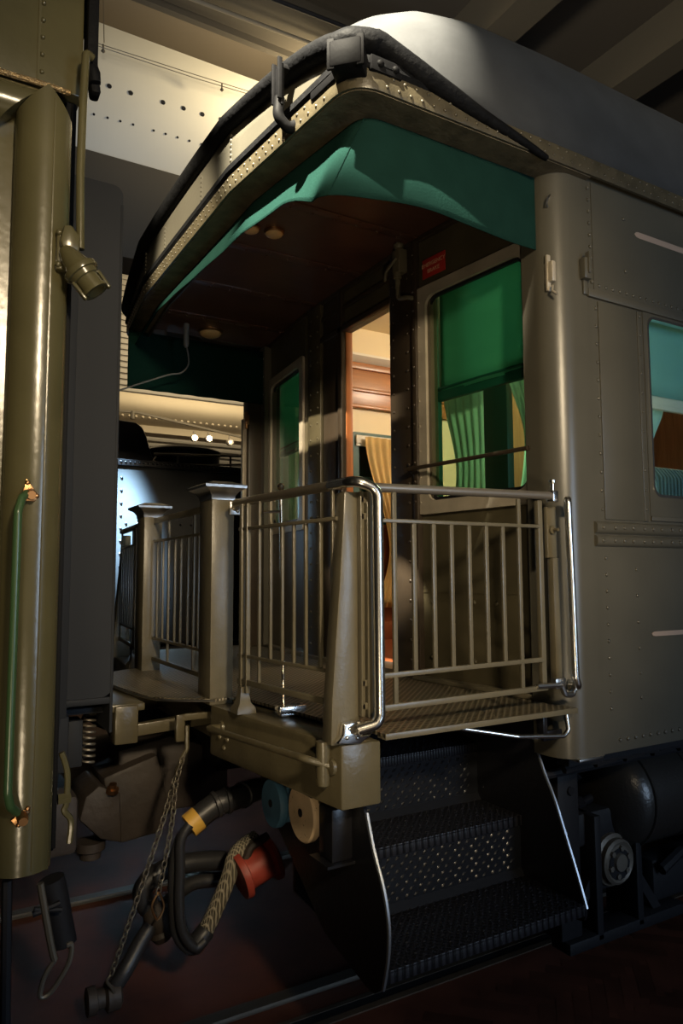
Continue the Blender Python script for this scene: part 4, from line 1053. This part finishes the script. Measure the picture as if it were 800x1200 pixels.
for s in (-1, 1):
    u = d.cross(V((0, 1, 0))).normalized(); g.bar(a+d*.55+u*.042*s, b+d*.06+u*.040*s, .010, .016, (0, 1, 0), .003)
obj('cap_clip', g, OLIVE_N, rcp)
# grab rail with brass feet
g = G(); g.tube([(0.259, -0.045, 2.060), (0.243, -0.075, 2.044), (0.232, -0.090, 2.003), (0.231, -0.090, 1.269), (0.239, -0.080, 1.232), (0.260, -0.045, 1.204)], .0115, 10, fil=.02)
gr_ = obj('grab_rail', g, VERDI, nb)
for tri in ([(0.257, -0.037, 2.104), (0.292, -0.037, 2.053), (0.281, -0.037, 2.038), (0.244, -0.037, 2.041)], [(0.293, -0.037, 1.215), (0.295, -0.037, 1.197), (0.263, -0.037, 1.160), (0.245, -0.037, 1.183)]):
    g = G(); g.prism(tri, (0, .012, 0), .003)
    c = sum((V(p) for p in tri), V())/4
    for p in (tri[0], tri[1] if tri[0][2] > 1.5 else tri[2]): g.rivet(V(p).lerp(c, .3), (0, -1, 0), .006)
    g.lathe(c, (0, -1, -.2), [(.016, 0), (.014, .02), (.012, .03)], 10); obj('rail_foot', g, BRASS, gr_)
g = G(); g.tube(catmull([(0.393, 0.100, 1.314), (0.411, 0.100, 1.255), (0.411, 0.100, 1.170), (0.405, 0.100, 1.146), (0.425, 0.100, 1.114), (0.422, 0.100, 1.052)], 5), .009, 8); g.lathe((0.401, 0.100, 1.181), (1, 0, 0), [(.016, -.015), (.016, .02), (.010, .022), (0, .022)], 6); obj('drain_pipe', g, OLIVE_N, nb)
# diaphragm slab
g = G(); pr = circle_rect(.50, .745, 1.0, 3.585, .03, 5)
g.prism([(x, 1.0, z) for x, z in circle_rect(.42, .745, 1.32, 3.585, .045, 5)], (0, 1.30, 0)); g.box(.735, .748, .998, 2.302, 1.17, 3.5, .003); g.box(.42, .56, .985, 1.0, 1.25, 3.56, .002); g.box(.48, .75, 1.0, 2.3, 1.29, 1.32, .006)
obj('diaphragm', g, GREYM, nb)
g = G(); g.box(.60, .665, 1.18, 1.30, 1.0, 1.20, .006); g.box(.50, .60, 1.15, 1.35, .99, 1.27, .006); g.box(.45, .75, 1.12, 2.2, 1.235, 1.262, .004); obj('buffer_housing', g, GREYM, nb)
g = G(); g.tube([(.70+.028*math.cos(a*2*math.pi/10), 1.24+.028*math.sin(a*2*math.pi/10), 1.21-a*.0026) for a in range(80)], .006, 6); obj('coil_spring', g, CHAINM, nb)
g = G(); g.box(.2, .70, 1.40, 1.95, .55, .82, .03); g.box(-1.5, .45, 1.3, 2.0, .8, 1.1, .03); obj('coupler', g, CAST, nb)
g = G(); g.tube([(0.253, 0.060, 0.995), (0.261, 0.060, 0.619), (0.266, 0.060, 0.400)], .014, 8); obj('step_leg', g, BLACKM, nb)
g = G(); g.tube(catmull([(0.413, 0.550, 0.783), (0.435, 0.550, 0.666), (0.455, 0.550, 0.564), (0.467, 0.550, 0.519)], 5), .012, 8); g.tube(catmull([(0.467, 0.550, 0.519), (0.435, 0.550, 0.472), (0.424, 0.550, 0.412), (0.459, 0.550, 0.418), (0.512, 0.550, 0.493), (0.522, 0.550, 0.553), (0.505, 0.550, 0.557)], 5), .009, 8)
obj('uncoupling_rod', g, CHAINM, nb)
g = G(); g.tube(catmull([(0.505, 0.900, 0.658), (0.526, 0.900, 0.573), (0.541, 0.900, 0.490), (0.559, 0.900, 0.407)], 4), .05, 10); g.tube([(0.427, 0.800, 0.581), (0.522, 0.800, 0.602)], .012, 8); g.tube([(0.432, 0.800, 0.598), (0.529, 0.800, 0.576)], .010, 8); obj('hose_connector', g, BLACKM, nb)
g = G(); g.box(NX, .35, .25, W-.25, .95, 1.05); g.box(NX, -.3, .3, .5, .3, .9); obj('underframe', g, BLACKM, nb)
for X in (-1.0, -2.6):
    g = G()
    for Y in (.86, W-.86): g.lathe((X, Y-.07, .405), (0, 1, 0), [(0, 0), (.34, .02), (.455, 0), (.455, .13), (0, .13)], 36)
    g.cyl((X, .8, .405), (X, W-.8, .405), .07); obj('wheelset', g, BLACKM, nb)

# ================================================================ LOCOMOTIVE TENDER BEHIND
td = thing('locomotive_tender', (3.0, 6.2, -.05), 'black riveted locomotive tender standing on the track beyond the platform', 'locomotive tender')
TY0 = 5.0
g = G(); g.box(-.5, 6.5, TY0, TY0+2.6, 1.15, 2.93, .04)
for z in (1.5, 1.62, 2.0, 2.35): g.rivets((0, TY0, z), (6.2, TY0, z), (0, -1, 0), .11, .012)
for X in (1.72, 2.6, 3.2): g.rivets((X, TY0, 1.3), (X, TY0, 2.8), (0, -1, 0), .12, .012)
obj('water_tank', g, TENDER, td)
g = G(); g.box(-.5, 6.5, TY0-.02, TY0+.02, 2.92, 2.985, .006); g.rivets((1.3, TY0-.02, 2.955), (4.2, TY0-.02, 2.955), (0, -1, 0), .045, .011); obj('tank_coping', g, BLACK, td)
g = G(); g.prism([(1.432, 5.300, 2.943), (1.420, 5.300, 3.402), (1.758, 5.300, 3.447), (1.933, 5.300, 3.438), (2.005, 5.300, 3.391), (2.052, 5.300, 3.287), (2.119, 5.300, 3.066), (2.166, 5.300, 2.997)], (0, 1.6, 0), .04); obj('coal_bunker', g, BLACK, td)
g = G(); g.lathe((2.629, 5.900, 3.111), (0, 0, 1), [(.42, -.05), (.42, .10), (.44, .11), (.44, .14), (.38, .17), (0, .18)], 28); obj('water_hatch', g, BLACK, td)
g = G(); g.tube([(2.090, 5.200, 3.094), (3.142, 5.200, 3.151)], .014, 8)
for p in ((2.345, 5.200, 3.096), (2.939, 5.200, 3.135)): g.tube([p, (p[0], p[1], 2.95)], .012, 8)
g.tube(catmull([(2.089, 5.100, 3.053), (2.099, 5.100, 2.991), (2.611, 5.100, 3.002), (3.100, 5.100, 3.048)], 3), .010, 6)
obj('deck_handrail', g, CHAINM, td)
g = G(); g.box(-.5, 6.5, TY0+.2, TY0+2.4, .85, 1.15); 
for X in (.8, 2.2, 3.6, 5.0): g.lathe((X, TY0+.55, .42), (0, 1, 0), [(0, 0), (.36, .02), (.46, 0), (.46, .13), (0, .13)], 28); g.lathe((X, TY0+1.95, .42), (0, 1, 0), [(0, 0), (.46, 0), (.46, .13), (0, .13)], 28)
obj('tender_frame', g, BLACKM, td)

# ================================================================ MUSEUM HALL
FZ = -.09
g = G(); g.box(-6, 14, -6, 18, FZ-.05, FZ); struct('floor', g, FLOORM)
# inlaid herringbone joints, in front of the near rail
g = G(); 
bl, bw = .30, .075
def plank(cx, cy, a):
    c, s = math.cos(a), math.sin(a); hx, hy = bl/2-.001, bw/2-.001
    P = [(cx+c*x-s*y, cy+s*x+c*y) for x, y in ((-hx, -hy), (hx, -hy), (hx, hy), (-hx, hy))]
    if max(p[1] for p in P) > .645: return
    g.poly([(x, y, FZ+.0012+R.random()*.0006) for x, y in P], [(0, 1, 2, 3)])
st_ = bw*math.sqrt(2)
for i in range(-2, 44):
    for j in range(-2, 16):
        cx = .4+i*st_; cy = -1.3+j*(bl*math.sqrt(2)/2)*1.0
        x0, y0 = cx, cy
        if j % 2: plank(x0, y0, math.pi/4)
        else: plank(x0, y0, -math.pi/4)
PL = obj('trim_parquet', g, FLOORM, smooth=False); PL.name = 'trim_4'; PL['kind'] = 'structure'
g = G(); g.box(-6, 14, .66, .695, FZ, FZ+.006); g.box(-6, 14, .75, .775, FZ, FZ+.004); struct('trim_5', g, STRIP)
g = G(); g.box(-6, 14, .695, .75, FZ-.02, FZ+.001); struct('trim_6', g, BLACKM)
for y, lab in ((YC-.75, 'near steel track rail running under the boarding steps'), (YC+.75, 'far steel track rail under the middle of the cars')):
    g = G(); pr = [(-.036, 0), (.036, 0), (.036, -.03), (.010, -.036), (.010, -.03), (-.010, -.03), (-.010, -.036), (-.036, -.03)]
    g.prism([(-6, y+a, -.052+b) for a, b in [(-.034, .0), (.034, 0), (.036, -.012), (.012, -.02), (.012, -.035), (-.012, -.035), (-.012, -.02), (-.036, -.012)]], (20, 0, 0)); tag(obj('track_rail', g, IRONR), lab, 'rail', 'track rails')
# ceiling with beams
g = G(); g.box(-6, 16, -6, 18, 10.6, 10.7); struct('ceiling', g, mat('hall_ceiling', (.12, .10, .075), .85, vary=.08, vscale=.5))
k = 1
g = G(); g.box(-6, 16, 6.1, 6.9, 9.6, 9.75)
g.box(-6, 16, 6.9, 7.0, 9.5, 10.6); struct('trim_7', g, CEILM)
for n_, (x0, x1, w) in enumerate((((7.0, 7.55, .0)), ((9.7, 10.3, 0)))):
    g = G(); g.prism([(x0, 8, 9.9), (x1, 8, 9.9), (x1, 8, 10.6), (x0, 8, 10.6)], (0, -14, 0)); struct('trim_%d' % (8+n_), g, BEAMM)
for n_, (p, q) in enumerate((((2.749, 6.520, 9.450), (4.823, 6.430, 9.450)), ((3.673, 5.984, 9.450), (4.881, 5.922, 9.450)))):
    g = G(); d = (V(q)-V(p)); g.tube([V(p)-d*.5, V(q)+d*1.2], .028, 8); o = obj('ceiling_conduit', g, BEAMM if n_ == 0 else BLACKM)
    tag(o, ('pale pipe running under the dark ceiling above the cream cove', 'black pipe running under the dark ceiling above the platform roof')[n_], 'pipe', 'ceiling pipes')
# curved cream cove
def cove(y, z0, z1, bulge, x0=-4, x1=15):
    return lambda u, v: (x0+(x1-x0)*u, y-bulge*math.sin(math.pi*(.15+.7*v))+.5*v*v*0, z0+(z1-z0)*v)
g = G(); g.grid(cove(8.1, 7.72, 9.72, .45), 8, 16); 
struct('trim_1', g, VAULT, angle=60)
g = G()
for px, py in ((128, 101), (153, 109), (191, 120), (215, 127), (237, 134), (259, 140)):
    pass
struct_pts = [(2.067, 7.652, 8.643), (2.362, 7.652, 8.646), (2.826, 7.651, 8.665), (3.131, 7.651, 8.677), (3.419, 7.650, 8.680), (3.714, 7.650, 8.698)]
small_pts = [(1.884, 7.720, 8.207), (2.068, 7.717, 8.216), (2.243, 7.716, 8.223), (2.422, 7.714, 8.230), (2.715, 7.713, 8.234), (2.890, 7.712, 8.238), (3.067, 7.711, 8.241), (3.248, 7.710, 8.245), (3.432, 7.709, 8.249)]
for i, p in enumerate(struct_pts): g.lathe(p, (0, -1, 0), [(.034, -.02), (.034, .006), (0, .006)], 12)
for p in small_pts: g.lathe(p, (0, -1, 0), [(.017, -.02), (.017, .006), (0, .006)], 10)
g2 = G(); g2.box(-4, 15, 7.80, 8.4, 6.3, 7.72); struct('trim_10', g2, CEILM)
ho = obj('trim_2', g, BLACKM); ho['kind'] = 'structure'
g = G(); g.tube([(1.831, 7.450, 9.060), (3.251, 7.450, 9.112), (4.629, 7.450, 9.180)], .006, 5); g.tube([(1.822, 7.400, 8.986), (3.235, 7.400, 9.022), (4.605, 7.400, 9.100)], .006, 5)
for p in ((1.926, 7.420, 9.053), (3.635, 7.420, 9.100)): g.tube([p, V(p)+V((0, 0, -.08))], .012, 6); g.lathe(V(p)+V((0, 0, -.08)), (0, 0, -1), [(.02, 0), (.03, .02), (.0, .05)], 8)
tag(obj('cable_pair', g, CHAINM), 'pair of thin cables strung in front of the cream cove', 'cable')
g = G(); g.tube([(1.936, 7.420, 9.082), (1.909, 7.420, 9.755)], .006, 5); tag(obj('hanger_wire', g, CHAINM), 'thin vertical wire dropping from the ceiling to the strung cables', 'wire')
# far side of the hall
g = G()
def f2(u, v): return (-4+20*u, 15.2-.35*math.sin(math.pi*v*.8), 5.45+.75*v)
g.grid(f2, 4, 10); g.box(-4, 16, 15.1, 15.6, 5.30, 5.47)
for k in range(30): g.rivet((3.6+k*.16, 14.93, 5.62), (0, -1, 0), .03)
struct('trim_3', g, VAULT2, angle=60)
g = G(); g.box(-6, 16, 16.4, 16.5, FZ, 10.6)
for k in range(60): g.box(-6, 16, 16.34, 16.4, 1.0+k*.155, 1.0+k*.155+.10, .01)
struct('wall_back', g, SLAT)
g = G(); g.box(-6.1, -6, -6, 18, FZ, 10.6); struct('wall_left', g, CEILM)
g = G(); g.box(15.5, 15.6, -6, 18, FZ, 10.6); struct('wall_right', g, CEILM)
# lighting track with spot lamps
g = G(); g.bar((3.726, 14.200, 5.548), (4.223, 14.200, 5.564), .05, .05, (0, 0, 1)); g.bar((4.223, 14.200, 5.564), (6.959, 14.200, 5.205), .05, .05, (0, 0, 1)); g.tube([(4.126, 14.200, 5.573), (4.130, 14.200, 5.396)], .05, 8)
tag(obj('lighting_track', g, BEAMM), 'pale sloping lighting track on the far side of the hall', 'lighting track')
for (P, lit, lab) in (((5.570, 14.100, 5.080), 1, 'glowing spot lamp under the sloping track, left one of the lit pair'), ((5.929, 14.100, 5.093), 1, 'glowing spot lamp under the sloping track, right one of the lit pair'), ((6.471, 14.100, 5.059), 0, 'smaller lamp at the right end of the sloping track')):
    t = thing('track_lamp', P, lab, 'spot lamp', 'spot lamps on the track'); P = V(P)
    g = G(); g.lathe(P+V((0, .12, 0)), (0, -1, 0), [(.05, 0), (.08, .02), (.085, .14), (.07, .14), (.06, .10), (0, .1)], 16); g.tube([P+V((0, .08, .06)), P+V((0, .08, .17))], .02, 8); obj('lamp_housing', g, WARMG, t)
    g = G(); g.lathe(P+V((0, .0, 0)), (0, -1, 0), [(.048 if lit else .02, 0), (.035, .03), (0, .04)] if lit else [(.02, 0), (0, .01)], 16); obj('bulb', g, LAMPE, t)

# ================================================================ LIGHT, WORLD, CAMERA
def light(kind, name, loc, target, energy, col, size=.2, spot=40, blend=.4, sy=None):
    l = bpy.data.lights.new(name, kind); l.energy = energy; l.color = col
    if kind == 'SPOT': l.spot_size = math.radians(spot); l.spot_blend = blend; l.shadow_soft_size = size
    elif kind == 'AREA':
        l.size = size
        if sy: l.shape = 'RECTANGLE'; l.size_y = sy
    else: l.shadow_soft_size = size
    o = bpy.data.objects.new(name, l); COL.objects.link(o); o.location = loc
    o.rotation_euler = (V(target)-V(loc)).to_track_quat('-Z', 'Y').to_euler(); return o
WARM = (1, .80, .52)
light('SPOT', 'key_spot', (-2.2, -2.0, 8.8), (1.46, .42, 4.06), 40000, (1, .90, .70), .10, 10.8, .25)
light('SPOT', 'end_spot', (-5.5, .6, 7.4), (1.65, 1.75, 3.2), 12000, (1, .86, .62), .06, 10, .5)
light('SPOT', 'front_spot', (.50, -4.6, 3.8), (1.4, .3, 2.45), 950, WARM, .22, 45, .7)
light('SPOT', 'porch_fill', (-.6, -3.4, .4), (1.5, .6, 2.7), 165, WARM, .2, 50, .5)  # added fill lamp, brightens porch ceiling, soffit and spools from below
light('AREA', 'cool_light', (3.8, -6.5, 2.2), (2.0, 0, 1.2), 130, (.56, .75, 1), 1.4, sy=2.4)  # unseen cool area light from the right, gives the blue glints
light('SPOT', 'tender_spot', (1.2, 3.7, 5.5), (1.82, 5.0, 2.22), 90000, (.50, .78, 1), .10, 10, 1)
light('POINT', 'saloon_lamp', (4.1, 1.3, 3.6), (4.1, 1.3, 1.0), 95, (1, .84, .62), .15)
light('SPOT', 'cove_light', (5.6, 6.6, 8.9), (4.6, 7.75, 9.3), 900, (1, .80, .48), .2, 130, 1)
light('AREA', 'cove_fill', (2.5, 5.0, 6.4), (3.0, 8.0, 8.3), 30, (.75, .85, 1), 2.0)
light('AREA', 'far_hall', (6, 12.5, 8.2), (6, 15.2, 5.6), 350, (1, .80, .5), 4)
light('SPOT', 'ceiling_fill', (-1, -5.5, 4.5), (8, 4.5, 10.6), 2200, (1, .88, .68), .5, 70, .8)  # added lamp behind the camera, only brightens the hall ceiling
light('AREA', 'hall_fill', (0, -5.0, 8.5), (2, 0, 2), 10, (1, .88, .68), 5)

w = bpy.data.worlds.new('hall_air'); sc.world = w; w.use_nodes = True
w.node_tree.nodes['Background'].inputs['Color'].default_value = (.9, .85, .75, 1); w.node_tree.nodes['Background'].inputs['Strength'].default_value = .02

cam = bpy.data.cameras.new('camera'); co = bpy.data.objects.new('camera', cam); COL.objects.link(co)
cam.sensor_fit = 'VERTICAL'; cam.sensor_height = 36; cam.lens = 25.436; cam.clip_start = .02; cam.clip_end = 200
co.matrix_world = Matrix(((0.862251, -0.040066, -0.504894, 0.000000), (-0.506460, -0.077343, -0.858788, -2.200000), (-0.004642, 0.996199, -0.086981, 1.830000), (0.000000, 0.000000, 0.000000, 1.000000)))
sc.camera = co
sc.view_settings.view_transform = 'Standard'; sc.view_settings.look = 'None'; sc.view_settings.gamma = 1; sc.view_settings.exposure = 0
sc.view_settings.use_curve_mapping = False
sc.cycles.use_denoising = True
sc.cycles.max_bounces = 6; sc.cycles.transparent_max_bounces = 12
sc.cycles.sample_clamp_indirect = 4
